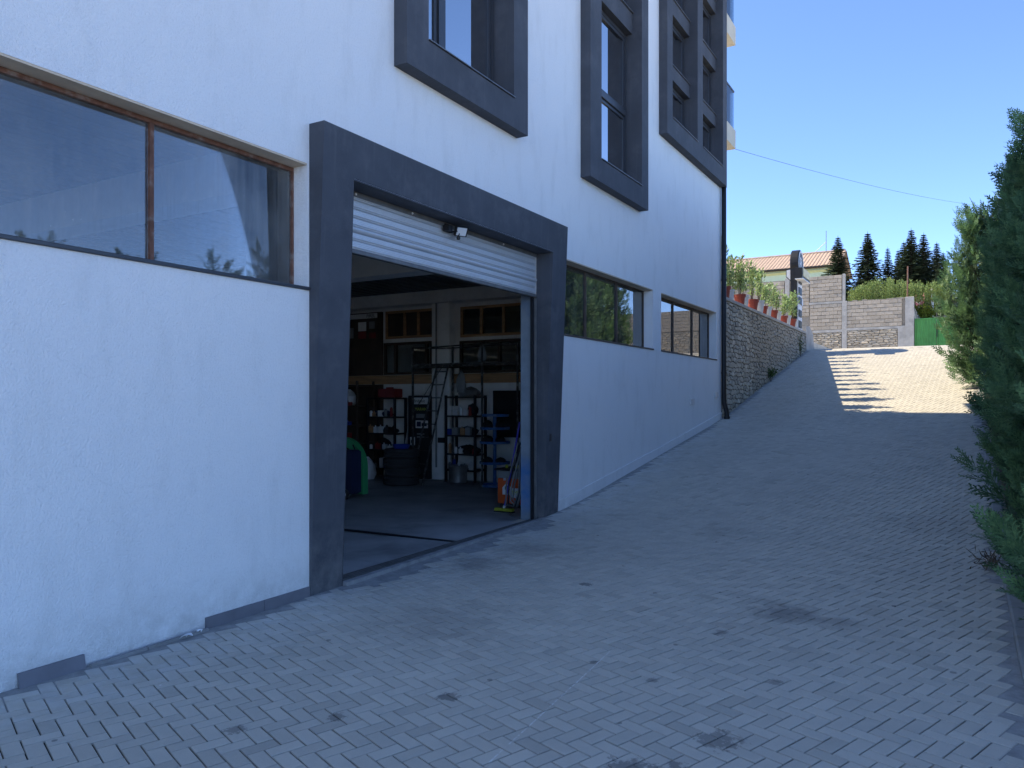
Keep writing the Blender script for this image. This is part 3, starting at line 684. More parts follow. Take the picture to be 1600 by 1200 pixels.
def iwin(x0, x1, z0, z1, muls, fm, gm, name='interior_window'):
    w = bpy.data.objects.new(name, None); COL.objects.link(w); w.parent = BL; w.location = (x0, 12.4, z0)
    t = .05; f = MB().box(x0,x1,12.38,12.44,z0,z0+t).box(x0,x1,12.38,12.44,z1-t,z1).box(x0,x0+t,12.38,12.44,z0+t,z1-t).box(x1-t,x1,12.38,12.44,z0+t,z1-t)
    for m_ in muls: f.box(m_-t/2,m_+t/2,12.37,12.44,z0+t,z1-t)
    part('frame', f, fm, w); part('pane', MB().box(x0+t, x1-t, 12.408, 12.412, z0+t, z1-t), gm, w)
iwin(-5.85, -4.62, 2.13, 2.79, [-5.55, -4.75], M['darkwood'], M['gl_in'])
iwin(-3.95, -.6, 2.13, 2.76, [-3.05, -2.1], M['darkwood'], M['gl_in'])
iwin(-5.8, -4.55, 2.87, 3.44, [-5.3, -4.95], M['wood'], M['darkwood'])
iwin(-3.93, -.6, 2.83, 3.42, [-3.45, -2.95, -2.2], M['wood'], M['gl_in'])
part('timber_panel', MB().box(-2.95, -.6, 12.46, 12.50, 2.83, 3.42), mat('plywood', (.45,.33,.18), .8), BL)
iwin(-3.28, -1.95, .86, 1.84, [-2.55], M['white'], M['inblk'])
# the lit office behind the partition
part('office_wall', MB().box(-11.9, -.31, 15.6, 15.7, 0.1, 3.735), M['inwall'], BL)
part('office_ceiling', MB().box(-11.9, -.31, 12.53, 16.3, 3.60, 3.735), M['inwall'], BL)

def at(name, label, cat, loc, group=None): return thing(name, label, cat, loc, group)
# wheel balancer
t = at('wheel_balancer', 'green curved guard over a navy covered workshop machine beside the left door jamb', 'machine', (-4.2, 9.35, .06))
part('cabinet_body', MB().cbox(-4.75, -3.66, 9.0, 9.22, .14, .83, .03), M['navy'], t)
arc = []; 
mb = MB(); vs = []; n = 14
for i in range(n+1):
    a = math.radians(100 - i*100/n); cx, cz, R = -4.12, .55, .46
    if i < n: p = (cx+R*math.cos(a), cz+R*math.sin(a))
    for yy, rr in ((9.26, 0), (9.26, .13), (9.38, .13), (9.38, 0)):
        vs.append((cx+(R-rr)*math.cos(a), yy, cz+(R-rr)*math.sin(a)))
vs += [(-4.12+.46,9.26,.12),(-4.12+.33,9.26,.12),(-4.12+.33,9.38,.12),(-4.12+.46,9.38,.12)]
fs = [(i*4+k, i*4+(k+1)%4, i*4+4+(k+1)%4, i*4+4+k) for i in range(n+1) for k in range(4)]
part('wheel_guard', MB().add(vs, fs), M['greenp'], t)
part('guard_rib', MB().tube([(-3.86,9.25,.90),(-3.77,9.25,.74),(-3.74,9.25,.4),(-3.74,9.25,.14)], .012, 6), M['inblk'], t)
part('castor', MB().lathe([(.02,-.02),(.05,-.02),(.085,-.018),(.085,.018),(.05,.02),(.02,.02)], (-3.78,8.97,.145), 18, 'y'), M['rubber'], t)
part('castor_hub', MB().lathe([(.001,-.03),(.035,-.028),(.045,-.02)], (-3.78,8.97,.145), 14, 'y'), M['galv'], t)
# tyres
def tyre(z, r, dx, dy, lab):
    mb = MB(); prof = [(.20,-.07),(.26,-.088),(.30,-.08),(r,-.06),(r,-.02),(r-.008,-.018),(r-.008,-.01),(r,-.008),(r,.008),(r-.008,.01),(r-.008,.018),(r,.02),(r,.06),(.30,.08),(.26,.088),(.20,.07),(.20,-.07)]
    o = thing('tyre', lab, 'tyre', (-4.36+dx, 11.1+dy, .06), 'stacked tyres')
    part('tread', MB().lathe(prof, (-4.36+dx, 11.1+dy, z), 28), M['rubber'], o, smooth=True)
for k, (lab, dx, dy) in enumerate((('black tyre at the bottom of the stack on the garage floor', 0, 0), ('second black tyre up from the floor in the stack', .015, .01),
        ('black tyre halfway up the stack', -.012, .0), ('black tyre directly under the blue basin', .01, -.01))):
    tyre(.06+.088+k*.165, .325, dx, dy, lab)
tag(part('basin', MB().lathe([(.001,.725),(.12,.725),(.16,.80),(.165,.80),(.125,.718),(.001,.718)], (-4.36,11.1,0), 20), M['blueplastic']), 'blue plastic basin resting on top of the tyre stack', 'basin')
# shelves
def shelf(name, lab, x0, x1, y0, y1, levels, m, ztop):
    t = at(name, lab, 'shelf', ((x0+x1)/2, (y0+y1)/2, .06))
    for a in (x0, x1-.04):
        for b in (y0, y1-.04): part('post', MB().box(a, a+.04, b, b+.04, .06, ztop), m, t)
    for z in levels: part('shelf_board', MB().box(x0+.005, x1-.005, y0+.005, y1-.005, z-.03, z), m, t)
    return t
shelf('storage_shelf', 'dark metal shelf against the white wall left of the black notice board', -5.95, -5.2, 11.95, 12.33, (.25,.62,.95,1.28,1.66), M['inblk'], 1.66)
shelf('storage_shelf', 'dark metal shelf behind the scaffold, right of the white column', -4.0, -3.3, 11.95, 12.35, (.3,.6,.95,1.32,1.68), M['inblk'], 1.70)
shelf('storage_rack', 'dark wooden rack in the far left corner holding a pale bag', -7.0, -6.05, 11.8, 12.34, (.3,.75,1.1,1.5,1.92), M['darkwood'], 2.0)
def lump(name, lab, cat, x, y, z, w, d, h, m, seed, group=None):
    """an uneven soft or cast thing"""
    r = random.Random(seed); mb = MB(); n = 10; prof = []
    vs = []
    lv = [(0,.8),(.25,1),(.6,.9),(.85,.6),(1,.15)]
    for q, k in lv:
        for i in range(n):
            a = 2*math.pi*i/n; kk = k*r.uniform(.8,1.15)
            vs.append((x+w/2*kk*math.cos(a), y+d/2*kk*math.sin(a), z+h*q*r.uniform(.93,1.05)+(.002 if q == 0 else 0)))
    fs = [(j*n+i, j*n+(i+1)%n, j*n+n+(i+1)%n, j*n+n+i) for j in range(4) for i in range(n)] + [tuple(range(n))[::-1], tuple(range(4*n, 5*n))]
    return tag(part(name, mb.add(vs, fs), m), lab, cat, group)
tag(part('toolbox', MB().cbox(-5.68, -5.25, 12.0, 12.25, 1.662, 1.84, .015).box(-5.55,-5.38,12.1,12.13,1.84,1.87), M['red']), 'dull red toolbox on top of the left metal shelf', 'toolbox')
lump('plastic_bag', 'crumpled pale plastic bag in the far left rack', 'bag', -6.45, 12.0, 1.502, .32, .3, .32, M['paper'], 3)
lump('plastic_bag', 'white bundle low down beside the green wheel guard', 'bag', -5.6, 11.6, .06, .35, .3, .42, M['paper'], 4)
lump('folded_cover', 'dark folded cover with pale edge on the upper board of the left shelf', 'cover', -5.65, 12.12, 1.282, .5, .3, .13, M['navy'], 5)
lump('machine_part', 'dark cast part on the middle board of the left shelf', 'part', -5.5, 12.12, .952, .5, .25, .12, M['inblk'], 6)
lump('machine_part', 'small black motor on the second lowest board of the left shelf', 'part', -5.62, 12.12, .622, .32, .25, .22, M['inblk'], 7)
lump('bundled_hose', 'dark bundle of hoses on the middle board of the right shelf', 'hose', -3.6, 12.15, .952, .5, .3, .16, M['inblk'], 8)
lump('machine_part', 'black helmet-shaped part on the upper board of the right shelf', 'part', -3.5, 12.15, 1.322, .24, .24, .22, M['inblk'], 9)
lump('cloth_bundle', 'grey cloth heap on top of the right shelf', 'cloth', -3.55, 12.15, 1.682, .5, .3, .18, M['galvdark'], 10)
lump('machine_part', 'tangle of black parts on the lower board of the right shelf', 'part', -3.6, 12.15, .602, .6, .3, .16, M['inblk'], 12)
tag(part('bottle', MB().lathe([(.001,1.322),(.04,1.322),(.04,1.46),(.015,1.49),(.015,1.52),(.001,1.52)], (-3.75,12.1,0), 12), M['galv']), 'small silver bottle on the upper board of the right shelf', 'bottle')
tag(part('cardboard_box', MB().cbox(-3.98, -3.83, 12.0, 12.2, 1.323, 1.50, .004), M['inwall']), 'pale box at the left end of the right shelf', 'box')
tag(part('steel_drum', MB().lathe([(.001,.07),(.17,.07),(.175,.10),(.17,.12),(.17,.38),(.18,.40),(.165,.40),(.15,.12)], (-3.62,11.85,0), 20), M['galvdark'], smooth=True), 'dull steel bucket below the right shelf', 'bucket')
tag(part('tube', MB().tube([(-5.1,12.0,.1),(-5.15,12.3,1.0)], .02, 8), M['galv']), 'thin metal tube leaning beside the left shelf', 'tube')
cols = {'pale grey': M['greyp'], 'white': M['white'], 'dull red': M['red'], 'blue': M['blueplastic'], 'black': M['inblk'], 'brown': M['wood'], 'silver': M['galv']}
def goods(x0, x1, zs, yb, shelfname, seed):
    r = random.Random(seed)
    for z, bn_ in zs:
        x = x0+.05; names = ['left end', 'left', 'middle', 'right', 'right end']; k = 0
        while x < x1-.10 and k < 5:
            w = r.uniform(.07,.15); col = r.choice(list(cols)); kind = r.choice(['carton','oil_can','spray_can'])
            h = r.uniform(.09,.2); lab = '%s %s at the %s of the %s board, %s' % (col, kind.replace('_',' '), names[k], bn_, shelfname)
            if kind == 'carton': mb = MB().cbox(x, x+w*.9, yb, yb+.14, z+.001, z+h, .004).box(x+.005, x+w*.9-.005, yb-.002, yb-.0005, z+h*.4, z+h*.7)
            elif kind == 'oil_can': mb = MB().cbox(x, x+w*.8, yb, yb+.08, z+.001, z+h*.8, .008).tube([(x+w*.2,yb+.04,z+h*.8),(x+w*.2,yb+.04,z+h*.8+.03)], .012, 8)
            else: mb = MB().lathe([(.001,z+.001),(.03,z+.001),(.03,z+h*.85),(.018,z+h*.93),(.018,z+h),(.001,z+h)], (x+.035, yb+.04, 0), 12)
            tag(part(kind, mb, cols[col]), lab, kind.replace('_', ' '), 'goods on the workshop shelves'); x += w+r.uniform(.0,.05); k += 1
goods(-5.95, -5.2, ((.25,'lowest'),(.62,'second'),(.95,'third'),(1.28,'fourth')), 11.97, 'left shelf', 3)
goods(-4.0, -3.3, ((.3,'lowest'),(.6,'second'),(.95,'third'),(1.32,'fourth')), 11.97, 'right shelf', 4)
goods(-7.0, -6.1, ((.75,'second'),(1.1,'third'),(1.5,'fourth')), 11.82, 'corner rack', 5)
# notice board / black cabinet with posters
t = at('black_cabinet', 'tall black cabinet covered with tyre brand posters left of the white column', 'cabinet', (-4.74, 12.25, .06))
part('door', MB().cbox(-5.0, -4.50, 12.12, 12.36, .06, 1.70, .008), M['inblk'], t)
def sign(x0, x1, z0, z1, m, y=12.115, name='poster', parent=None): return part(name, MB().box(x0, x1, y-.004, y, z0, z1), m, parent or t)
def text(s, size, loc, rot, m, parent, ext=.001, align='LEFT', sx=1):
    cu = bpy.data.curves.new('t', 'FONT'); cu.body = s; cu.size = size; cu.extrude = ext; cu.align_x = align; cu.resolution_u = 2
    o = bpy.data.objects.new('t', cu); COL.objects.link(o)
    bpy.context.view_layer.update()
    me = bpy.data.meshes.new_from_object(o.evaluated_get(bpy.context.evaluated_depsgraph_get()))
    bpy.data.objects.remove(o); me.materials.clear(); me.materials.append(m)
    me.transform(Matrix.Diagonal((sx, 1, 1, 1)))
    R = rot.to_4x4() if hasattr(rot, 'to_4x4') else Matrix.Identity(4)
    me.transform(Matrix.Translation(Vector(loc)-wloc(parent)) @ R)
    return link('lettering', me, m, parent)
RFRONT = Matrix(((1,0,0),(0,0,-1),(0,1,0)))            # reads from -y
RSIDE = Matrix(((0,0,1),(1,0,0),(0,1,0)))              # reads from +x, runs along +y
sign(-4.87, -4.51, 1.53, 1.66, M['inwall']); text('Bridgest', .085, (-4.865, 12.108, 1.565), RFRONT, M['inblk'], t)
text('MARAN', .085, (-4.83, 12.108, 1.405), RFRONT, M['letter_y'], t)
sign(-4.80, -4.56, 1.26, 1.34, M['greyp']); sign(-4.81, -4.51, 1.06, 1.21, M['inwall'], name='poster'); sign(-4.78, -4.60, .93, .96, M['greyp']); sign(-4.78, -4.62, .87, .90, M['greyp']); sign(-4.95, -4.83, .72, .88, M['inwall'])
sign(-4.78, -4.68, 1.09, 1.19, M['navy'], 12.108); sign(-4.66, -4.54, 1.10, 1.16, M['navy'], 12.108); sign(-4.92, -4.86, .76, .82, M['black'], 12.108)
bn = at('tyre_banner', 'old banner with tyre adverts high on the dark panelling at left', 'banner', (-6.5, 12.33, 2.9))
sign(-7.6, -5.95, 2.84, 3.44, M['darkwood'], 12.345, 'banner_sheet', bn)
sign(-7.55, -5.98, 3.32, 3.42, M['inwall'], 12.338, 'banner_strip', bn); text('PIREL', .10, (-6.27, 12.331, 3.335), RFRONT, M['inblk'], bn)
sign(-6.85, -6.63, 2.92, 3.14, M['greyp'], 12.338, 'advert', bn); sign(-6.5, -6.28, 2.9, 3.05, M['red'], 12.338, 'advert', bn); sign(-6.5,-6.28,3.06,3.25,M['inwall'],12.338,'advert',bn); sign(-6.2, -6.02, 2.9, 3.02, M['red'], 12.338, 'advert', bn); sign(-6.2,-6.05,3.1,3.25,M['greyp'],12.338,'advert',bn)
# sockets on column
tag(part('socket_box', MB().cbox(-4.32, -4.12, 12.175, 12.198, .78, .88, .004), M['inblk']), 'double socket box on the white interior column', 'socket')
# scaffold tower
t = at('scaffold_tower', 'black tube scaffold tower standing before the partition wall', 'scaffold', (-3.5, 11.6, .06))
A_, B_, C_, D_ = (-4.60,11.75), (-2.80,11.4), (-3.86,12.02), (-2.25,11.7)
for px, py in (A_, B_, C_, D_): part('upright', MB().tube([(px,py,.06),(px,py,2.62)], .022, 8), M['scaff'], t)
for (a, b) in ((A_,B_),(B_,D_),(D_,C_),(C_,A_)):
    part('rail', MB().tube([(a[0],a[1],2.60),(b[0],b[1],2.60)], .013, 6), M['scaff'], t)
    part('rail', MB().tube([(a[0],a[1],2.24),(b[0],b[1],2.24)], .022, 6), M['scaff'], t)
part('platform', MB().prism([(A_[0],A_[1],2.255),(B_[0],B_[1],2.255),(D_[0],D_[1],2.255),(C_[0],C_[1],2.255)], (0,0,.035)), M['scaff'], t)
part('brace', MB().tube([(-4.60,11.74,1.35),(-3.9,11.72,2.22)], .008, 5), M['scaff'], t)
lump('cloth_bundle', 'small pale bundle on the top rail of the scaffold', 'cloth', -2.83, 11.45, 2.295, .16, .16, .3, M['greyp'], 15)
# ladder
t = at('ladder', 'black steel ladder leaning on the scaffold platform', 'ladder', (-4.1, 11.3, .06))
b0, b1, u0, u1 = Vector((-4.27,11.25,.06)), Vector((-3.93,11.15,.06)), Vector((-3.93,11.62,2.28)), Vector((-3.62,11.55,2.28))
part('stile', MB().tube([b0, u0], .018, 6), M['scaff'], t); part('stile', MB().tube([b1, u1], .018, 6), M['scaff'], t)
for k in range(9):
    q = (k+.6)/9.2; part('rung', MB().tube([b0.lerp(u0, q), b1.lerp(u1, q)], .011, 6), M['scaff'], t)
lump('wrapped_parcel', 'pale papers tucked behind the top of the ladder', 'paper', -3.55, 11.85, 1.75, .22, .12, .42, M['greyp'], 16)
# carousel rack
t = at('carousel_rack', 'round blue rack of four trays holding small tools', 'rack', (-2.66, 11.6, .06))
part('pole', MB().tube([(-2.66,11.6,.1),(-2.66,11.6,1.34)], .03, 10), M['blue'], t)
for z, r in ((.09,.24),(.49,.27),(.85,.27),(1.10,.26),(1.33,.25)): part('tray', MB().lathe([(.001,z-.01),(r,z-.01),(r+.004,z+.03),(r-.012,z+.03),(r-.016,z),(.001,z)], (-2.66,11.6,0), 24), M['blue'], t)
for i, (z, tn) in enumerate(((.491,'lowest raised'),(.851,'middle'),(1.101,'second highest'))):
    for sg, sn in ((-1,'left'),(1,'right')):
        lump('tool', 'dark tools on the %s side of the %s tray, blue rack' % (sn, tn), 'tool', -2.66+sg*.13, 11.58, z, .2, .16, .11+.02*i, M['inblk'], 20+i*2+sg, 'tools in the carousel rack')
# dark bench with machine below the white window
t = at('workbench', 'dark workbench under the white framed interior window', 'workbench', (-1.6, 11.9, .06))
part('bench_top', MB().box(-2.25, -.9, 11.6, 12.3, .72, .78), M['darkwood'], t)
for a in (-2.22, -.99):
    for b in (11.62, 12.22): part('leg', MB().box(a, a+.06, b, b+.06, .06, .719), M['inblk'], t)
lump('machine_part', 'black motor block standing on the workbench', 'motor', -1.6, 11.9, .782, .6, .4, .38, M['inblk'], 40)
# orange cabinet
t = at('tool_cabinet', 'orange tool cabinet with grey drawer and gear sticker behind the broom', 'cabinet', (-1.02, 9.55, .09))
part('body', MB().cbox(-1.25, -.80, 9.4, 9.8, .13, .49, .008), M['orange'], t)
part('drawer', MB().cbox(-1.25, -.80, 9.4, 9.8, .492, .60, .008), M['greyp'], t)
part('work_top', MB().cbox(-1.29, -.78, 9.36, 9.84, .602, .63, .005), M['inblk'], t)
part('padlock', MB().cbox(-1.15,-1.11,9.385,9.399,.46,.50,.004), M['galv'], t)
for a in (-1.2, -.86): part('castor', MB().lathe([(.001,-.015),(.035,-.015),(.035,.015),(.001,.015)], (a,9.46,.096), 12, 'y'), M['rubber'], t)
st = part('sticker', MB().prism([(-1.17,9.397,.26),(-1.17,9.397,.36),(-1.12,9.397,.41),(-1.06,9.397,.41),(-1.03,9.397,.36),(-.90,9.397,.36),(-.87,9.397,.21),(-1.03,9.397,.23),(-1.05,9.397,.26)], (0,-.003,0)), M['white'], t)
gear = []
for i in range(16):
    a = 2*math.pi*i/16; r = .048 if i % 2 else .034; gear.append((-1.09+r*math.cos(a), 9.3935, .355+r*math.sin(a)))
part('gear_mark', MB().prism(gear, (0,-.001,0)), M['black'], st); text('AMI', .09, (-1.03, 9.392, .265), RFRONT, M['letter_y'], st, .0008, sx=.8)
lump('work_glove', 'yellow work gloves lying on the orange cabinet', 'glove', -.93, 9.5, .632, .2, .12, .05, M['yellow'], 50)
lump('work_glove', 'small yellow cap at the left of the orange cabinet top', 'glove', -1.16, 9.5, .632, .05, .05, .05, M['yellow'], 51)
# broom
t = at('broom', 'broom with violet handle and yellow head leaning by the orange cabinet', 'broom', (-.95, 9.1, .06))
part('handle', MB().tube([(-.965,9.1,.11),(-.67,9.02,1.31)], .012, 8), M['purple'], t)
part('broom_head', MB().cbox(-1.10, -.82, 9.06, 9.13, .075, .115, .006), M['yellow'], t)
part('bristles', MB().cbox(-1.11, -.81, 9.055, 9.135, .058, .076, .003), M['inblk'], t)
part('socket', MB().tube([(-.968,9.1,.11),(-.955,9.098,.15)], .018, 8), M['white'], t)
# steel post and hoses at the right jamb
part('steel_post', MB().cbox(-.37, -.30, 8.56, 8.70, .06, 3.36, .006), M['blue'], BL)
part('steel_post_web', MB().box(-.295, -.215, 8.55, 8.63, .06, 3.36), mat('flaking_blue_white', (.16,.19,.22), .6, .2, 4, dirt=(.05,.2,.42), dscale=1.6), BL)
hs = at('air_hose', 'grey air hoses hanging on the blue steel post', 'hose', (-.5, 8.7, .06))
for k in range(4):
    o = .035*k
    part('hose', MB().tube([(-.42-o,8.72,1.05),(-.50-o,8.74,.8),(-.60-o*1.2,8.76,.5),(-.64-o,8.78,.30-.03*k),(-.55-o*.6,8.76,.2),(-.46-o*.4,8.7,.4),(-.43-o*.4,8.7,1.0)], .011, 6), (M['galvdark'], M['greyp'], M['inblk'], M['galvdark'])[k], hs, smooth=True)
part('hose', MB().tube([(-.40,8.60,.62),(-.30,8.5,.45),(-.25,8.46,.28),(-.3,8.5,.13),(-.45,8.58,.075),(-.6,8.7,.075),(-.75,8.9,.075)], .011, 6), M['greyp'], hs, smooth=True)

# ---------------------------------------------------------------- voronoi stones
def clip(poly, px, py, nx, ny):
    out = []
    for i in range(len(poly)):
        a, b = poly[i], poly[(i+1) % len(poly)]
        da = (a[0]-px)*nx+(a[1]-py)*ny; db = (b[0]-px)*nx+(b[1]-py)*ny
        if da <= 0: out.append(a)
        if da*db < 0:
            t_ = da/(da-db); out.append((a[0]+(b[0]-a[0])*t_, a[1]+(b[1]-a[1])*t_))
    return out
def cells(x0, x1, y0, y1, sx, sy, jit, r, offset=True):
    seeds = []; nx, ny = int((x1-x0)/sx)+1, int((y1-y0)/sy)+1
    g = {}
    for j in range(-1, ny+1):
        for i in range(-1, nx+1):
            s = (x0/sx+i+.5+(.5*(j % 2) if offset else 0)+r.uniform(-jit, jit), y0/sy+j+.5+r.uniform(-jit, jit)); g[(i, j)] = s
    res = []
    for (i, j), s in g.items():
        poly = [(s[0]-2, s[1]-2), (s[0]+2, s[1]-2), (s[0]+2, s[1]+2), (s[0]-2, s[1]+2)]
        for a in range(-2, 3):
            for b in range(-2, 3):
                q = g.get((i+a, j+b))
                if q and (a or b): poly = clip(poly, (s[0]+q[0])/2, (s[1]+q[1])/2, q[0]-s[0], q[1]-s[1])
        for (px, py, ax, ay) in ((x0/sx,0,-1,0),(x1/sx,0,1,0),(0,y0/sy,0,-1),(0,y1/sy,0,1)):
            if poly: poly = clip(poly, px, py, ax, ay)
        if len(poly) >= 3: res.append([(p[0]*sx, p[1]*sy) for p in poly])
    return res
def area(p): return abs(sum(p[i][0]*p[(i+1)%len(p)][1]-p[(i+1)%len(p)][0]*p[i][1] for i in range(len(p))))/2
def stone_geo(poly, gap, depth, r):
    n = len(poly); cx = sum(p[0] for p in poly)/n; cy = sum(p[1] for p in poly)/n
    def sh(k):                                   # shrink by metres
        o = []
        for p in poly:
            d = math.hypot(p[0]-cx, p[1]-cy) or 1; f = max(0, (d-k))/d; o.append((cx+(p[0]-cx)*f, cy+(p[1]-cy)*f))
        return o
    # cut corners for irregular outline
    q = []
    for i in range(n):
        a, b = poly[i], poly[(i+1) % n]
        u = r.uniform(.12,.25); q += [(a[0]+(b[0]-a[0])*u, a[1]+(b[1]-a[1])*u), (a[0]+(b[0]-a[0])*(1-u), a[1]+(b[1]-a[1])*(1-u))]
    poly[:] = q; n = len(poly)
    A, B = sh(gap), sh(gap+.020); tilt = (r.uniform(-.12,.12), r.uniform(-.15,.15)); d = depth*r.uniform(.75,1.2)
    V = [(p[0], p[1], -.03) for p in A]+[(p[0], p[1], d*.55) for p in A]+[(p[0], p[1], d+(p[0]-cx)*tilt[0]+(p[1]-cy)*tilt[1]) for p in B]
    F = [(i, (i+1)%n, n+(i+1)%n, n+i) for i in range(n)]+[(n+i, n+(i+1)%n, 2*n+(i+1)%n, 2*n+i) for i in range(n)]+[tuple(range(2*n, 3*n))]
    return V, F, (cx, cy)
def lay(parent, polys, tf, m, name, gap, depth, seed, limit=300, key=None):
    r = random.Random(seed); it = []
    for p in polys:
        if area(p) < .002: continue
        V, F, c = stone_geo(p, gap, depth, r); it.append((key(c) if key else -area(p), V, F, c))
    it.sort(key=lambda t_: t_[0]); off = wloc(parent)
    for k_, V, F, c in it[:limit]:
        o0 = Vector(tf(c[0], c[1], 0)); me = bpy.data.meshes.new(name)
        me.from_pydata([tuple(Vector(tf(*v))-o0) for v in V], [], F); me.update()
        me.materials.append(m); me.materials.append(M['joint_and_shade']); ns_ = (len(F)-1)//2; me.polygons.foreach_set('material_index', [1]*ns_+[0]*(len(F)-ns_))  # side faces take the dark colour as painted shade between the stones
        link(name, me, m, parent, loc=o0-off)
    if it[limit:]:
        mb = MB()
        mi = []
        for k_, V, F, c in it[limit:]:
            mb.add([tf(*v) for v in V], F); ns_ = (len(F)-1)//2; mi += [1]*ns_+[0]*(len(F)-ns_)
        o = part(name+'_field', mb, m, parent, kind='stuff'); o.data.materials.append(M['joint_and_shade']); o.data.polygons.foreach_set('material_index', mi)  # same shade colour on the sides of the remaining stones
# left stone retaining wall
SW = thing('stone_wall', 'retaining wall of irregular grey stones beside the ramp', 'wall', (0, 21, 2))
core = MB().prism([(-.30,16.615,.6),(-.30,26.92,2.9),(-.30,26.92,3.80),(-.30,16.615,3.80)], (.285,0,0))
part('wall_core', core, M['joint_and_shade'], SW)
r_ = random.Random(5)
cl = [c for c in cells(16.63, 26.9, 1.0, 3.79, .23, .105, .40, r_) if sum(p[1] for p in c)/len(c) > zp(sum(p[0] for p in c)/len(c))-.06]
lay(SW, cl, lambda a, b, c: (-.012+c, a, b), M['stone'], 'stone', .008, .034, 9, 300, key=lambda c: c[0]+abs(c[1]-2.5)*.3)
for i in range(7):
    y0 = 16.62+i*1.47; part('coping_slab', MB().cbox(-.33, .045, y0, y0+1.462, 3.802, 3.875, .008), M['conc'], SW)
pe = MB().prism([(-.30,26.93,3.0),(.06,26.93,3.0),(.09,28.1,3.15),(-.30,28.1,3.15)], (0,0,.0001))
mb = MB(); mb.add([(-.30,26.93,2.9),(.03,26.93,2.9),(.12,28.15,3.0),(-.30,28.15,3.0),(-.30,26.93,4.08),(.02,26.93,4.08),(.03,27.6,4.12),(.05,28.15,3.86),(-.30,28.15,3.86),(-.30,27.6,4.12)],
       [(0,1,5,4),(1,2,7,6,5),(2,3,8,7),(3,0,4,9,8),(4,5,6,9),(9,6,7,8)])
part('end_pier', mb, M['conc'], SW)
# block wall across the street
BWL = thing('block_wall', 'concrete block wall on rubble stone base across the street', 'wall', (0, 44.3, 4.2))
part('wall_core', MB().box(-9.5, -1.0, 44.24, 44.44, 3.9, 8.24).box(-1.0, 2.30, 44.24, 44.44, 3.9, 6.84), M['mortar'], BWL)
for x0, x1, zt in ((-3.95,-3.72,8.35),(-1.05,-.80,8.36),):
    part('concrete_column', MB().cbox(x0, x1, 44.17, 44.46, 3.9, zt if x0 < -2 else 8.36, .01) if x0 < -2 else MB().cbox(x0, x1, 44.17, 44.46, 3.9, 6.9, .01).cbox(x0+.03, x0+.16, 44.18, 44.45, 6.9, 8.36, .01), M['conc'], BWL)
part('concrete_column', MB().cbox(1.96, 2.36, 44.15, 44.48, 3.9, 6.92, .02), M['conc'], BWL)
part('concrete_pad', MB().box(1.62, 1.958, 44.165, 44.235, 3.9, 5.319), M['conc'], BWL)
part('bond_beam', MB().box(-2.7, -1.052, 44.17, 44.236, 5.26, 5.40).box(-.798, 1.958, 44.17, 44.236, 5.32, 5.45).box(-2.7, -1.052, 44.17, 44.236, 6.80, 6.92), M['conc'], BWL)
bm = MB().cbox(-.196, .196, -.035, .035, -.088, .088, .006).mesh('concrete_block')
bm.materials.append(M['block'])
hm = MB().cbox(-.094, .094, -.035, .035, -.088, .088, .006).mesh('concrete_block'); hm.materials.append(M['block'])
nb = 0; blk = []
def blocks(x0, x1, z0, rows, slope=0, ph=0):
    for j in range(rows):
        z = z0+.1+j*.198; x = x0
        if (j+ph) % 2: blk.append((hm, x+.1, z+slope*(x-x0))); x += .2
        while x+.4 <= x1+.01: blk.append((bm, x+.2, z+slope*(x-x0))); x += .4
        if x+.2 <= x1+.01: blk.append((hm, x+.1, z+slope*(x-x0)))
blocks(-.79, 1.95, 5.455, 7, 0); blocks(-2.66, -1.06, 5.405, 7, 0, 1); blocks(-2.66, -1.06, 6.93, 7, 0); blocks(-3.70, -2.68, 6.2, 10, 0, 1); blocks(-5.6, -3.96, 6.2, 10, 0)
blk.sort(key=lambda b: -b[1]-(.0 if b[2] > 6 else 1)); stuff = MB()
for k, (me, x, z) in enumerate(blk):
    o = link('concrete_block', me, None, BWL, loc=Vector((x+rnd.gauss(0,.002), 44.215+rnd.gauss(0,.004), z+rnd.gauss(0,.002)))-Vector(BWL.location)) if k < 300 else None
    if o is None: w = .196 if me is bm else .094; stuff.cbox(x-w, x+w, 44.18, 44.25, z-.088, z+.088, .006)
if stuff.v: part('concrete_block_field', stuff, M['block'], BWL, kind='stuff')
r2 = random.Random(8)
lay(BWL, cells(-2.66, -1.06, 4.15, 5.25, .31, .115, .3, r2), lambda a, b, c: (a, 44.23-c, b), M['lime'], 'rubble_stone', .010, .05, 3, 150)
lay(BWL, cells(-.79, 1.61, 4.15, 5.31, .33, .12, .32, r2), lambda a, b, c: (a, 44.23-c, b), M['lime'], 'rubble_stone', .008, .05, 4, 150)
mb = MB(); x = -.95
while x < 1.95:
    w = rnd.uniform(.12,.4); h = rnd.uniform(.02,.07); mb.cbox(x, x+w*.95, 44.2, 44.44, 6.83, 6.85+h, .008); x += w
part('rough_mortar_cap', mb, M['mortar'], BWL)
BW2 = thing('block_wall', 'further stretch of block wall right of the green gate, hidden by the conifers', 'wall', (11, 44.3, 4.2))
part('wall_core', MB().box(7.2, 16.0, 44.24, 44.44, 3.9, 6.9), M['mortar'], BW2)
mb = MB()
for j in range(6):
    x = 7.22+(.2 if j % 2 else 0)
    while x < 15.7: mb.cbox(x+.004, x+.396, 44.18, 44.25, 5.70+j*.198+.006, 5.70+j*.198+.19, .006); x += .4
part('concrete_block_field', mb, M['block'], BW2, kind='stuff')
lay(BW2, cells(7.22, 15.9, 4.2, 5.62, .33, .15, .32, r2), lambda a, b, c: (a, 44.23-c, b), M['lime'], 'rubble_stone', .008, .05, 14, 1)
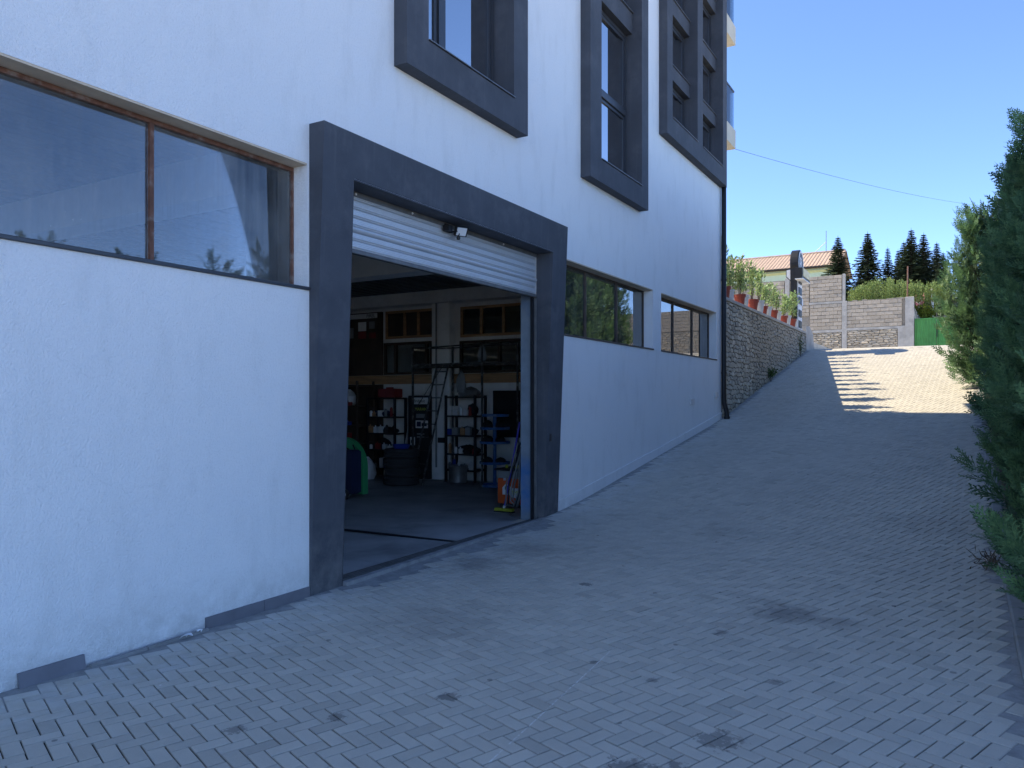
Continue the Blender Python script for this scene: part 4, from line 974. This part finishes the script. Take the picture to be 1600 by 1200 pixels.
# green gate
G = thing('green_gate', 'green ribbed steel double gate beside the block wall', 'gate', (4.2, 44.3, 4.25))
gx0 = 2.37
for k, (a, b) in enumerate(((2.40, 3.36), (3.39, 5.2), (5.23, 7.1))):
    lf = bpy.data.objects.new('gate_leaf', None); COL.objects.link(lf); lf.parent = G; lf.location = Vector((a, 44.3, 4.3))-Vector(G.location)
    mb = MB(); pts = []; x = a
    while x < b-.001:
        w = min(.12, b-x); pts += [(x, 44.30), (x+w*.6, 44.30), (x+w*.7, 44.27), (x+w*.93, 44.27)]; x += w
    n = len(pts); mb.add([(p[0], p[1], 4.22) for p in pts]+[(p[0], p[1], 5.74) for p in pts], [(i, i+1, n+i+1, n+i) for i in range(n-1)])
    part('ribbed_sheet', mb, M['gate'], lf)
    part('leaf_frame', MB().cbox(a, b, 44.255, 44.33, 5.742, 5.79, .004).cbox(a-.015, a+.02, 44.25, 44.34, 4.2, 5.741, .004), M['gate'], lf)
part('gate_handle', MB().cbox(3.385, 3.415, 44.20, 44.24, 4.8, 5.25, .004), M['black'], G)
# ---------------------------------------------------------------- foliage builders
def frames(D, ref):
    D = D/np.linalg.norm(D, axis=1, keepdims=True); X = np.cross(ref, D); X /= np.linalg.norm(X, axis=1, keepdims=True)+1e-9
    return np.stack([X, np.cross(D, X), D], axis=1)            # rows: local x,y,z axes in world
def inst(T, R, P, s):
    s = np.asarray(s).reshape(-1, 1, 1) if np.ndim(s) else s
    return (np.einsum('vk,nkj->nvj', T, R)*s + P[:, None, :]).reshape(-1, 3)
def quads(nv): return np.arange(nv).reshape(-1, 4)
def diamond(p, d, l, w, nrm):
    p = np.array(p, float); d = np.array(d, float); d /= np.linalg.norm(d); sd_ = np.cross(nrm, d); sd_ /= np.linalg.norm(sd_)+1e-9
    return [p, p+d*l*.45+sd_*w, p+d*l, p+d*l*.45-sd_*w]
def spray(nb, ns, r, wide=.5, width=.017):
    V = []; N = np.array([0, 1, 0.])
    for i in range(nb):
        s = .08+.86*i/nb; side = 1 if i % 2 else -1; a = math.radians(r.uniform(32, 46)); l = wide*(1-s*.85)*r.uniform(.8,1.1)
        d = np.array([side*math.sin(a), r.uniform(-.12,.12), math.cos(a)]); p = np.array([0, .06*s*s, s])
        V += diamond(p, d, l, width, N)
        for j in range(ns):
            u = (j+1)/(ns+1); sd2 = 1 if j % 2 else -1; a2 = a*side+sd2*math.radians(38)
            d2 = np.array([math.sin(a2), r.uniform(-.2,.2), math.cos(a2)])
            V += diamond(p+d*l*u, d2, l*.42*(1-u*.4), width*.85, N)
    V += diamond((0,0,0), (0,.05,1), 1.05, width, N)
    return np.array(V)
def plume(nspray, T, r):
    out = []
    for i in range(nspray):
        s = i/nspray; ang = i*2.4+r.uniform(-.3,.3); o = np.array([math.cos(ang), math.sin(ang), 0])
        d = o*(.75-.35*s)+np.array([0, 0, .8]); P = np.array([[0, 0, s*.75]])
        R = frames(d[None], (o+np.array([r.uniform(-.5,.5), r.uniform(-.5,.5), -.6]))[None]); out.append(inst(T, R, P, .50*(1-s*.45)*r.uniform(.85,1.15)))
    out.append(inst(T, frames(np.array([[0.05,0,1.]]), np.array([[r.uniform(-1,1),1.,0]])), np.array([[0,0,.62]]), .42))
    return np.concatenate(out)
def crown(H, R, n, PL, seed, plen=.6, base=.12, shape=1.6, low=.88):
    """plumes of sprays in clumps round a column; returns the vertices and how near each is to a growing tip"""
    q = np.random.RandomState(seed); parts = []; tips = []
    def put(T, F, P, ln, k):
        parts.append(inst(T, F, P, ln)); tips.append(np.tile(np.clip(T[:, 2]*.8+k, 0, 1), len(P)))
    h = base + (H-base-.45)*q.rand(n)**.92; ang = np.arange(n)*2.39996+q.rand(n)*.8
    prof = (1-(h/H)**shape)*.93+.07; prof *= low+(1-low)*np.clip(h/(.5*H), 0, 1)
    lob = 1+.20*np.sin(ang*3+h*2.1+seed)+.14*np.sin(ang*5-h*4.3+seed*2)+.08*np.sin(ang*9+h*7)
    outer = q.rand(n); rad = R*prof*lob
    inner = np.maximum(rad*np.where(outer < .62, .66, .30)*(.85+.35*q.rand(n)), .03)
    o = np.stack([np.cos(ang), np.sin(ang), 0*ang], 1)
    P = o*inner[:, None]; P[:, 2] = h-.15; up = .60+.8*(h/H)+.55*q.rand(n)
    D = o + np.array([0, 0, 1.])*up[:, None]+q.normal(0, .2, (n, 3))
    ln = plen*(.65+.75*q.rand(n)**1.5)*(1-.2*h/H); ref = np.cross(o, [0, 0, 1.])+q.normal(0, .3, (n, 3))
    F = frames(D, ref); k = q.randint(0, len(PL), n)
    for i, T in enumerate(PL):
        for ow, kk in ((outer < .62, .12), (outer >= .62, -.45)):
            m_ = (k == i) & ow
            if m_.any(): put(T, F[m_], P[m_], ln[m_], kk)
    for j in range(9):                                   # leaders and long shoots that break the outline
        a = q.rand()*6.28; hh = H*(.70+.27*q.rand()) if j > 1 else H-.75
        r0 = R*.45*(1-(hh/H)**shape) if j > 1 else 0
        d = np.array([[math.cos(a)*(.55 if j > 1 else .08), math.sin(a)*(.55 if j > 1 else .08), 1.]])
        put(PL[j % len(PL)], frames(d, np.array([[1., .2, 0]])), np.array([[math.cos(a)*r0, math.sin(a)*r0, hh-.15]]), .85*(.8+.4*q.rand()), .2)
    return np.concatenate(parts), np.concatenate(tips)
rr = random.Random(21)
SPH = [spray(15, 2, rr, wide=.50, width=.023) for _ in range(3)]; SPL = [spray(9, 1, rr, wide=.52, width=.036) for _ in range(2)]
PLH = [plume(11, SPH[i % 3], rr) for i in range(4)]; PLL = [plume(9, SPL[i % 2], rr) for i in range(3)]
def crown_mesh(name, V, m):
    tip = None
    if isinstance(V, tuple): V, tip = V
    me = npmesh(name, V, quads(len(V)))
    if tip is not None: me.attributes.new('tip', 'FLOAT', 'POINT').data.foreach_set('value', tip.astype(np.float32))
    me.name = name; me.materials.append(m); return me
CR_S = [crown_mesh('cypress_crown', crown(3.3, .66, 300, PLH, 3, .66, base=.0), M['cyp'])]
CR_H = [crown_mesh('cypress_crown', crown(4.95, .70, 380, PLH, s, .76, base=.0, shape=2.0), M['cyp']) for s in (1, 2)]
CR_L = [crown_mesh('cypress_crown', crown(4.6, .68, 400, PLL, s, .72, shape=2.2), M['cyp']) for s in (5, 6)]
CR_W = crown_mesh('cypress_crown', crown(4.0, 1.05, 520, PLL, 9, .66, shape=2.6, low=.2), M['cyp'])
tr_me = MB().tube([(0,0,-.1),(0.02,0,1.5),(-.02,.02,3.0),(0,0,3.9)], [.07,.055,.03,.01], 8).mesh('trunk'); tr_me.materials.append(M['bark'])
bmb = MB(); qb = random.Random(3)
for k in range(90):
    a = k*2.4; h = .15+3.6*(k/90); r_b = .75*(1-.5*h/4.2); o_ = (math.cos(a), math.sin(a))
    bmb.tube([(0,0,h),(o_[0]*r_b*.5, o_[1]*r_b*.5, h+.16+.1*qb.random()),(o_[0]*r_b, o_[1]*r_b, h+.5+.2*qb.random())], [.014,.009,.003], 4, cap=False)
br_me = bmb.mesh('branches'); br_me.materials.append(M['bark'])
inner_me = None
labs = ['conifer nearest the camera at the right edge of the hedge row', 'second conifer of the hedge row counted from the camera', 'third conifer of the hedge row counted from the camera',
 'fourth conifer of the hedge row counted from the camera', 'fifth conifer of the hedge row, still wholly in shade', 'sixth conifer of the hedge row, in shade', 'seventh conifer of the hedge row, in shade',
 'eighth conifer of the hedge row, in shade by the ramp', 'ninth conifer of the hedge row, above the shaded ramp', 'tenth conifer of the hedge row, at the edge of the building shadow', 'eleventh conifer of the hedge row, just inside the sunlight', 'wide sunlit conifer leaning over the ramp', 'sunlit conifer beyond the widest one', 'second last sunlit conifer near the ramp top', 'farthest conifer of the row at the ramp top']
yy = 5.65
row = []
for i in range(15):
    row.append(yy); yy += 1.25 if i < 9 else 1.5
for i, y in enumerate(row):
    x = 5.60+rnd.uniform(-.05,.05)
    if i == 0: x = 5.50
    s = rnd.uniform(.93, 1.06)
    me = CR_S[0] if i < 4 else CR_H[i % 2] if i < 8 else CR_L[i % 2]
    if i < 4: x = 5.58
    elif i < 9: x = 5.70+rnd.uniform(-.04,.04)
    if i == 11: me = CR_W; x = 4.95; s = 1.0
    if i > 11: s *= .85; x = 5.6
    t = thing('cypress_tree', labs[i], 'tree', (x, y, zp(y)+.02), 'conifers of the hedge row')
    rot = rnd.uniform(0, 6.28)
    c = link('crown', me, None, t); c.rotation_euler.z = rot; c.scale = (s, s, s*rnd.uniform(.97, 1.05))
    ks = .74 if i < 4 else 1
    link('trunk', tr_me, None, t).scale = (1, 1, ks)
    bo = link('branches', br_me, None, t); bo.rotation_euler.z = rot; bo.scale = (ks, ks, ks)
# far spruces
def spruce(H, R, n, seed):
    q = random.Random(seed); V = []
    z = .5
    while z < H-.15:
        f = z/H; rad = R*(1-f)**1.05*q.uniform(.82,1.12)+.05; nbk = 9 if f < .6 else 7; a0 = q.uniform(0, 6.28)
        for k in range(nbk):
            a = a0+2*math.pi*k/nbk+q.uniform(-.2,.2); L = rad*q.uniform(.72,1.12)
            o = np.array([math.cos(a), math.sin(a), 0]); t_ = np.array([-o[1], o[0], 0]); droop = -.30+.30*f
            for s in range(9):
                u = (s+.5)/9; p = o*L*u+np.array([0, 0, z+L*u*droop+.12*L*u*u])
                for sd_ in (-1, 1):
                    l = .50*(1-u*.7)*L*.75+.10; d = o*.7+t_*sd_*.8+np.array([0,0,-.18+q.uniform(-.15,.25)])
                    V += diamond(p, d, l, .06+.03*L, np.array([q.uniform(-.3,.3), q.uniform(-.3,.3), 1]))
            V += diamond(o*L*.5+np.array([0,0,z+L*.5*droop]), o+np.array([0,0,droop+.15]), L*.62, .04, np.array([0,0,1.]))
            V += diamond(np.array([0,0,z]), o+np.array([0,0,droop]), L*.8, .03, np.cross(o,[0,0,1.]))
        z += .21*(1-.35*f)
    V += diamond((0,0,H-.8), (0,0,1), .9, .04, np.array([1.,0,0])); V += diamond((0,0,H-.8), (0,0,1), .9, .04, np.array([0,1.,0]))
    return np.array(V)
spm = [crown_mesh('spruce_crown', spruce(8.2, 2.5, 0, s), M['spruce']) for s in (1, 2, 3)]
spt = MB().tube([(0,0,-.3),(0,0,7.6)], [.16,.02], 8).mesh('trunk'); spt.materials.append(M['bark'])
for i, (x, y, zt, w, lab) in enumerate(((-3.30,60,13.55,1.0,'dark spruce overlapping the tiled roof end'), (-1.33,60,13.62,1.05,'tall dark spruce second from the roof'), (-.12,61,12.6,.75,'shorter dark spruce between two taller ones'),
        (.85,62,13.1,.9,'dark spruce left of the close pair behind the rusty pole'), (1.42,60,13.55,.95,'tall dark spruce directly behind the rusty pole'), (2.15,61,13.35,.95,'dark spruce right of the rusty pole'), (3.4,58,11.4,.95,'low dark spruce behind the street lamp'), (2.9,63,13.0,.9,'dark spruce right of the close group, above the lamp'), (.35,64,12.9,.8,'spruce half hidden between the tall one and the close group'), (4.9,56,10.6,1.0,'low dark spruce behind the railing'), (6.6,60,11.8,1.0,'dark spruce behind the hedge conifers'))):
    zb = 6.0; H = zt-zb
    t = thing('spruce_tree', lab, 'tree', (x, y, zb), 'spruces beyond the block wall')
    c = link('crown', spm[i % 3], None, t); k = H/8.2; c.scale = (k*w*1.22, k*w*1.22, k); c.rotation_euler.z = i*1.3
    c = link('trunk', spt, None, t); c.scale = (1, 1, k)
# leafy scatter
def leaves(P, D, L, Wd, q):
    n = len(P); D = D/np.linalg.norm(D, axis=1, keepdims=True); S_ = np.cross(D, q.normal(0, 1, (n, 3))); S_ /= np.linalg.norm(S_, axis=1, keepdims=True)
    L = L[:, None]; Wd = Wd[:, None]
    return np.stack([P, P+D*L*.5+S_*Wd, P+D*L, P+D*L*.5-S_*Wd], 1).reshape(-1, 3)
def leafy(H, R, nst, per, seed, L=.075, Wd=.02):
    q = np.random.RandomState(seed); st = []; V = []
    for k in range(nst):
        a = q.rand()*6.28; top = np.array([math.cos(a)*R*q.uniform(.3,1), math.sin(a)*R*q.uniform(.3,1), H*q.uniform(.7,1.0)]); b = top*np.array([.15,.15,0])
        mid = b*.5+top*.5+np.array([0,0,.05]); st.append([b, mid, top])
        u = q.rand(per)**.8*.82+.18; P = b+(top-b)*u[:, None]; an = q.rand(per)*6.28
        D = np.stack([np.cos(an), np.sin(an), .7+.8*q.rand(per)], 1); off = D*(.06*q.rand(per))[:, None]
        V.append(leaves(P+off, D, L*(.6+.7*q.rand(per)), Wd*(.7+.6*q.rand(per)), q))
    return np.concatenate(V), st
plants = []
for s in range(4):
    V, st = leafy((.95,.8,.7,.85)[s], .16, 6, 44, 40+s, .085, .021)
    me = npmesh('foliage', V, quads(len(V))); me.materials.append(M['laurel'])
    mb = MB()
    for p in st: mb.tube(p, .006, 5)
    sm = mb.mesh('stem'); sm.materials.append(M['bark']); plants.append((me, sm))
ry = [17.22+i*.652 for i in range(14)]
ordn = ['first','second','third','fourth','fifth','sixth','seventh']
pot_r = MB().lathe([(.001,.0),(.105,.0),(.135,.20),(.15,.20),(.155,.26),(.14,.26),(.13,.22),(.001,.22)], n=18).mesh('pot'); pot_r.materials.append(M['terracotta'])
pot_w = MB().lathe([(.001,.0),(.10,.0),(.13,.27),(.142,.27),(.145,.31),(.13,.31),(.122,.27),(.001,.27)], n=18).mesh('pot'); pot_w.materials.append(M['potwhite'])
hts = [1.25,.72,1.12,.95,.98,1.02,.9,.95,.80,.85,.75,.95,.9,.75]
for i, y in enumerate(ry):
    redp = i % 2 == 0; k = i//2
    lab = ('%s reddish brown flower pot from the downpipe on the stone wall' if redp else '%s white flower pot from the downpipe on the stone wall') % ordn[k]
    t = thing('potted_plant', lab, 'potted plant', (-.11+rnd.uniform(-.04,.03), y+rnd.uniform(-.04,.04), 3.874), 'potted laurels along the stone wall'); t.scale = (rnd.uniform(.9,1.08),)*3; t.rotation_euler = (rnd.uniform(-.02,.05), rnd.uniform(-.03,.03), 0)
    link('pot', pot_r if redp else pot_w, None, t)
    fm, sm = plants[(i*3) % 4]; ph = .2 if redp else .25; s = hts[i]*1.02
    c = link('foliage', fm, None, t, (0, 0, ph)); c.rotation_euler.z = i*1.7; c.scale = (.95, .95, s)
    c = link('stem', sm, None, t, (0, 0, ph)); c.rotation_euler.z = i*1.7; c.scale = (.95, .95, s)
# weeds at foot and top of the stone wall
def weed(x, y, z, H, R, seed, lab, m='weed', n=4, per=50, L=.07, W_=.014, name='weed', cat='weed', grp=None):
    V, st = leafy(H, R, n, per, seed, L, W_); t = thing(name, lab, cat, (x, y, z), grp)
    me = npmesh('foliage', V, quads(len(V))); me.materials.append(M[m]); link('foliage', me, None, t)
    mb = MB()
    for p in st: mb.tube(p, .005, 4)
    sm = mb.mesh('stem'); sm.materials.append(M['bark']); link('stem', sm, None, t)
    return t
weed(.06, 25.75, zp(25.75), .75, .22, 60, 'dark weeds climbing the end of the stone wall')
weed(.08, 21.2, zp(21.2), .32, .16, 61, 'low green weeds at the foot of the stone wall')
weed(-.5, 17.6, 3.8, 1.45, .4, 62, 'bushy shrub behind the flower pots near the downpipe', 'weed', 7, 90, .10, .03, 'shrub', 'shrub')
weed(-.35, 18.6, 3.8, 1.5, .35, 63, 'taller leafy shrub behind the third flower pot', 'laurel', 7, 90, .10, .026, 'shrub', 'shrub')
# light hedge on top of the bank behind the block wall
q = np.random.RandomState(4)
t = thing('clipped_hedge', 'light green upright hedge growing above the block wall', 'hedge', (1, 45.3, 6.4)); V = []
stm = MB()
for i in range(330):
    x = q.uniform(-.85, 4.2); yv = q.uniform(44.75, 46.2); top = 7.78+.2*math.sin(x*1.7)+q.normal(0,.10); top -= max(0, x-2.6)*.10; nb_ = 46
    b = np.array([x, yv, 6.7]); u = q.rand(nb_); an = q.rand(nb_)*6.28
    P = np.stack([x+q.normal(0,.035,nb_), yv+q.normal(0,.035,nb_), 6.75+(top-6.75)*u], 1)
    D = np.stack([np.cos(an)*.7, np.sin(an)*.7, 1.0+0*an], 1); V.append(leaves(P, D, .075+.05*q.rand(nb_), .013+.008*q.rand(nb_), q))
    if i % 6 == 0: stm.tube([(x,yv,6.3),(x,yv,top-.2)], .008, 4)
V = np.concatenate(V)-np.array([1, 45.3, 6.4]); me = npmesh('foliage', V, quads(len(V))); me.materials.append(M['hedge']); link('foliage', me, None, t); part('stem', stm, M['bark'], t)
for x, z in ((2.75, 5.55), (3.0, 5.55), (2.55, 5.6)): pass
weed(2.85, 45.6, 5.55, 1.05, .55, 70, 'round yellow green bush behind the green gate', 'ybush', 26, 60, .10, .035, 'bush', 'bush')
weed(2.55, 47.5, 5.6, 1.7, .7, 71, 'dry thin bush behind the round pink sign', 'weed', 14, 80, .10, .02, 'bush', 'bush')
weed(5.0, 52, 5.7, 1.4, 1.4, 73, 'dark green bushes behind the iron railing', 'weed', 24, 90, .14, .05, 'bush', 'bush')
# rusty pole, pink round sign, lamp, railing, low wall
tag(part('rusty_pole', MB().tube([(2.03,44.6,6.3),(2.06,44.6,8.55)], .035, 8), M['rust']), 'thin rusty pole rising behind the block wall end', 'pole')
t = thing('round_sign', 'faded round pink and white sign on a thin post', 'sign', (2.54, 46, 5.5))
part('post', MB().tube([(2.5,46.05,5.5),(2.53,46.05,7.0)], .025, 6), M['white'], t)
def disc(r, y, m, nm, par, r0=0):
    mb = MB(); vs = []; R = Matrix.Rotation(math.radians(-42), 3, 'Z') @ Matrix.Rotation(math.radians(14), 3, 'Y')
    n = 24
    for rad in (r0, r):
        for yy_ in (0, .012):
            for i in range(n):
                a = 2*math.pi*i/n; vs.append(Vector((2.54,45.98,7.0))+R @ Vector((rad*math.cos(a), y-yy_, rad*math.sin(a)*1.1)))
    fs = []
    for i in range(n):
        j = (i+1) % n; fs += [(i, j, 2*n+j, 2*n+i), (n+i, 3*n+i, 3*n+j, n+j), (2*n+i, 2*n+j, 3*n+j, 3*n+i)]
    return part(nm, mb.add(vs, fs), m, par)
disc(.36, 0, M['pink'], 'sign_ring', t, .25); dd = disc(.25, -.002, M['paper'], 'sign_face', t, .0)
mb = MB(); R = Matrix.Rotation(math.radians(-42), 3, 'Z') @ Matrix.Rotation(math.radians(14), 3, 'Y')
mb.add([Vector((2.54,45.98,7.0))+R @ Vector(v) for v in ((-.19,-.02,.17),(-.13,-.02,.22),(.19,-.02,-.17),(.13,-.02,-.22))], [(0,3,2,1)])
part('diagonal_bar', mb, M['pink'], t)
t = thing('street_lamp', 'slim grey lamp post with small white head behind the gate', 'lamp', (3.14, 46, 5.5))
part('post', MB().tube([(3.14,46,5.5),(3.14,46,7.38)], .045, 8), M['galv'], t); part('lamp_head', MB().lathe([(.02,7.38),(.09,7.40),(.10,7.50),(.04,7.56),(.001,7.57)], (3.14,46,0), 12), M['white'], t)
t = thing('iron_railing', 'black iron railing with pale spear tips beyond the gate', 'railing', (4.2, 47, 5.9))
for x0 in range(22): part('railing_bar', MB().tube([(3.3+x0*.19,47,5.95),(3.3+x0*.19,47,6.58)], [.016,.012], 5), M['cream'] if x0 % 2 else M['galvdark'], t)
part('rail', MB().box(3.2, 7.5, 46.985, 47.015, 6.42, 6.45).box(3.2, 7.5, 46.985, 47.015, 6.02, 6.05), M['black'], t)
LWL = thing('low_stone_wall', 'low pale stone parapet behind the green gate', 'wall', (4.5, 46.4, 5.5))
part('wall_core', MB().box(3.0, 8.5, 46.25, 46.5, 5.3, 6.02), M['lime'], LWL)
r3 = random.Random(3); lay(LWL, cells(3.02, 6.0, 5.6, 6.05, .34, .14, .3, r3), lambda a, b, c: (a, 46.24-c, b), M['lime'], 'rubble_stone', .006, .04, 12, 60)
# ---------------------------------------------------------------- vertical shop sign
t = thing('totem_sign', 'tall black and white vertical sign with round top behind the stone wall', 'sign', (-.15, 26.2, 3.3))
part('sign_column', MB().cbox(-.27, -.07, 25.78, 26.60, 3.2, 5.9, .01), M['black'], t)
part('sign_face', MB().box(-.069, -.045, 25.84, 26.56, 3.9, 5.75), M['paper'], t)
for z0 in (3.95, 4.30, 4.72, 5.02, 5.36):
    part('letter_block', MB().cbox(-.044, -.02, 25.92, 26.40, z0, z0+.23, .004), M['black'], t)
part('letter_piece', MB().lathe([(.001,-.015),(.12,-.012),(.13,.0)], (-.02,26.5,4.82), 14, 'x'), M['paper'], t)
mb = MB().lathe([(.001,-.28),(.44,-.28),(.46,-.26),(.46,-.04),(.44,-.02),(.001,-.02)], (0,26.2,6.02), 32, 'x')
dk = part('round_top', mb, M['black'], t, smooth=False)
part('ring', MB().lathe([(.36,-.019),(.36,-.006),(.42,-.006),(.42,-.019)], (0,26.2,6.02), 32, 'x'), M['paper'], dk)
text('B', .62, (-.015, 26.0, 5.80), RSIDE, M['paper'], dk, .006)
ab = part('arrow_box', MB().cbox(-.07, .15, 25.45, 26.75, 5.46, 5.80, .01), M['black'], t)
part('letter_panel', MB().box(.151, .168, 25.55, 26.70, 5.54, 5.79), M['cream2'], ab)
part('lower_rim', MB().box(-.068, .18, 25.45, 26.75, 5.435, 5.458), M['paper'], ab)
lw_ = part('arrow_wing', MB().prism([(-.44,25.98,5.60),(-.27,25.98,5.44),(-.27,25.98,5.86),(-.44,25.98,5.84)], (0,.3,0)), M['black'], t)
part('wing_panel', MB().prism([(-.42,25.977,5.62),(-.275,25.977,5.47),(-.275,25.977,5.84),(-.42,25.977,5.82)], (0,-.012,0)), M['paper'], lw_)
# ---------------------------------------------------------------- far house
t = thing('house', 'pale green house with clay tiled roof behind the block wall', 'house', (-8, 74, 6))
part('wall', MB().box(-16, -4.9, 70, 78, 5.5, 13.02), M['mint'], t)
part('eave_band', MB().box(-16.1, -4.8, 69.9, 69.998, 12.62, 12.80), mat('yellow_band', (.6,.56,.25), .8), t)
part('gutter', MB().tube([(-16.4,69.45,13.0),(-4.5,69.45,13.0)], .07, 8), M['black'], t)
mb = MB(); x = -16.4; pts = []
while x < -4.5: pts += [(x,0),(x+.10,.05),(x+.2,.05),(x+.28,0)]; x += .3
n = len(pts); V = [(a, 69.4, 13.04+b) for a, b in pts]+[(a, 74.2, 14.98+b) for a, b in pts]; mb.add(V, [(i, i+1, n+i+1, n+i) for i in range(n-1)])
V = [(a, 78.8, 13.04+b) for a, b in pts]; mb.add([(a, 74.2, 14.98+b) for a, b in pts]+V, [(i, i+1, n+i+1, n+i) for i in range(n-1)])
rf = part('roof', mb, M['roof'], t, kind=None)
part('ridge', MB().tube([(-16.4,74.2,15.02),(-4.5,74.2,15.02)], .12, 8), M['roof'], rf)
part('fascia', MB().box(-16.3, -4.6, 69.5, 69.56, 12.92, 13.05).box(-16.2,-4.7,69.57,70,12.96,13.0), M['darkwood'], t)
part('antenna', MB().tube([(-6.1,74,15),(-6.1,74,16.9)], .03, 6).tube([(-7.0,74,15.1),(-6.1,74,15.9)], .025, 6), M['galvdark'], t)
# overhead cable
pts = []
a, b = Vector((-.1, 17.9, 7.44)), Vector((6.6, 47, 11.5))
for i in range(25):
    k = i/24; p = a.lerp(b, k); p.z -= .55*4*k*(1-k)*.5; pts.append(p)
tag(part('overhead_cable', MB().tube(pts, .0045, 5), M['cable']), 'thin black cable strung from the balcony across the sky', 'cable')
# ---------------------------------------------------------------- litter and small things
def scrap(x, y, r, lab, seed, m='paper', grp=None):
    q_ = random.Random(seed); n = 9; vs = [(x, y, zp(y)+.03)]
    for i in range(n):
        a = 2*math.pi*i/n; k = r*q_.uniform(.6,1.2); vs.append((x+k*.5*math.cos(a), y+k*math.sin(a), zp(y)+q_.uniform(.004,.03)))
    tag(part('scrap', MB().add(vs, [(0, 1+i, 1+(i+1) % n) for i in range(n)]), M[m]), lab, 'litter', grp)
scrap(.075, 3.29, .05, 'crumpled white paper scrap at the foot of the left wall', 1)
scrap(.06, 3.40, .025, 'small white chip beside the crumpled paper at the wall', 2)
tag(part('stone', MB().cbox(4.96, 5.22, 5.55, 5.85, zp(5.6)+.0, zp(5.6)+.11, .02), M['kerb']), 'flat concrete piece lying in the planting bed', 'stone')
# dead fronds by the kerb
t = thing('dead_frond', 'dry brown frond fallen against the kerb under the hedge', 'frond', (4.74, 8.0, zp(8.0)))
q = np.random.RandomState(9); n = 120; P = np.stack([4.70+q.normal(0,.05,n), 7.9+q.normal(0,.10,n), zp(8)+.02+.10*q.rand(n)], 1); D = q.normal(0, 1, (n, 3))+np.array([0,-1,.2])
V = leaves(P, D, .06+.08*q.rand(n), .004+.003*q.rand(n), q)-np.array([4.74,8.0,zp(8.0)]); me = npmesh('twigs', V, quads(len(V))); me.materials.append(mat('dead_twig', (.13,.095,.06), .9)); link('twigs', me, None, t)
# grass tufts and leaf litter in the planting bed
V = []
for i in range(2600):
    x = q.uniform(4.93, 6.2); y = q.uniform(3.5, 18); b = np.array([x, y, zp(y)+.03]); 
    V += diamond(b, (q.normal(0,.4), q.normal(0,.4), 1), q.uniform(.04,.11), .004, np.array([q.normal(), q.normal(), .1]))
me = npmesh('grass', np.array(V), quads(len(V))); me.materials.append(M['weed']); g = link('grass', me, None, kind='stuff'); tag(g, 'thin grass in the planting bed under the conifer hedge', 'grass')
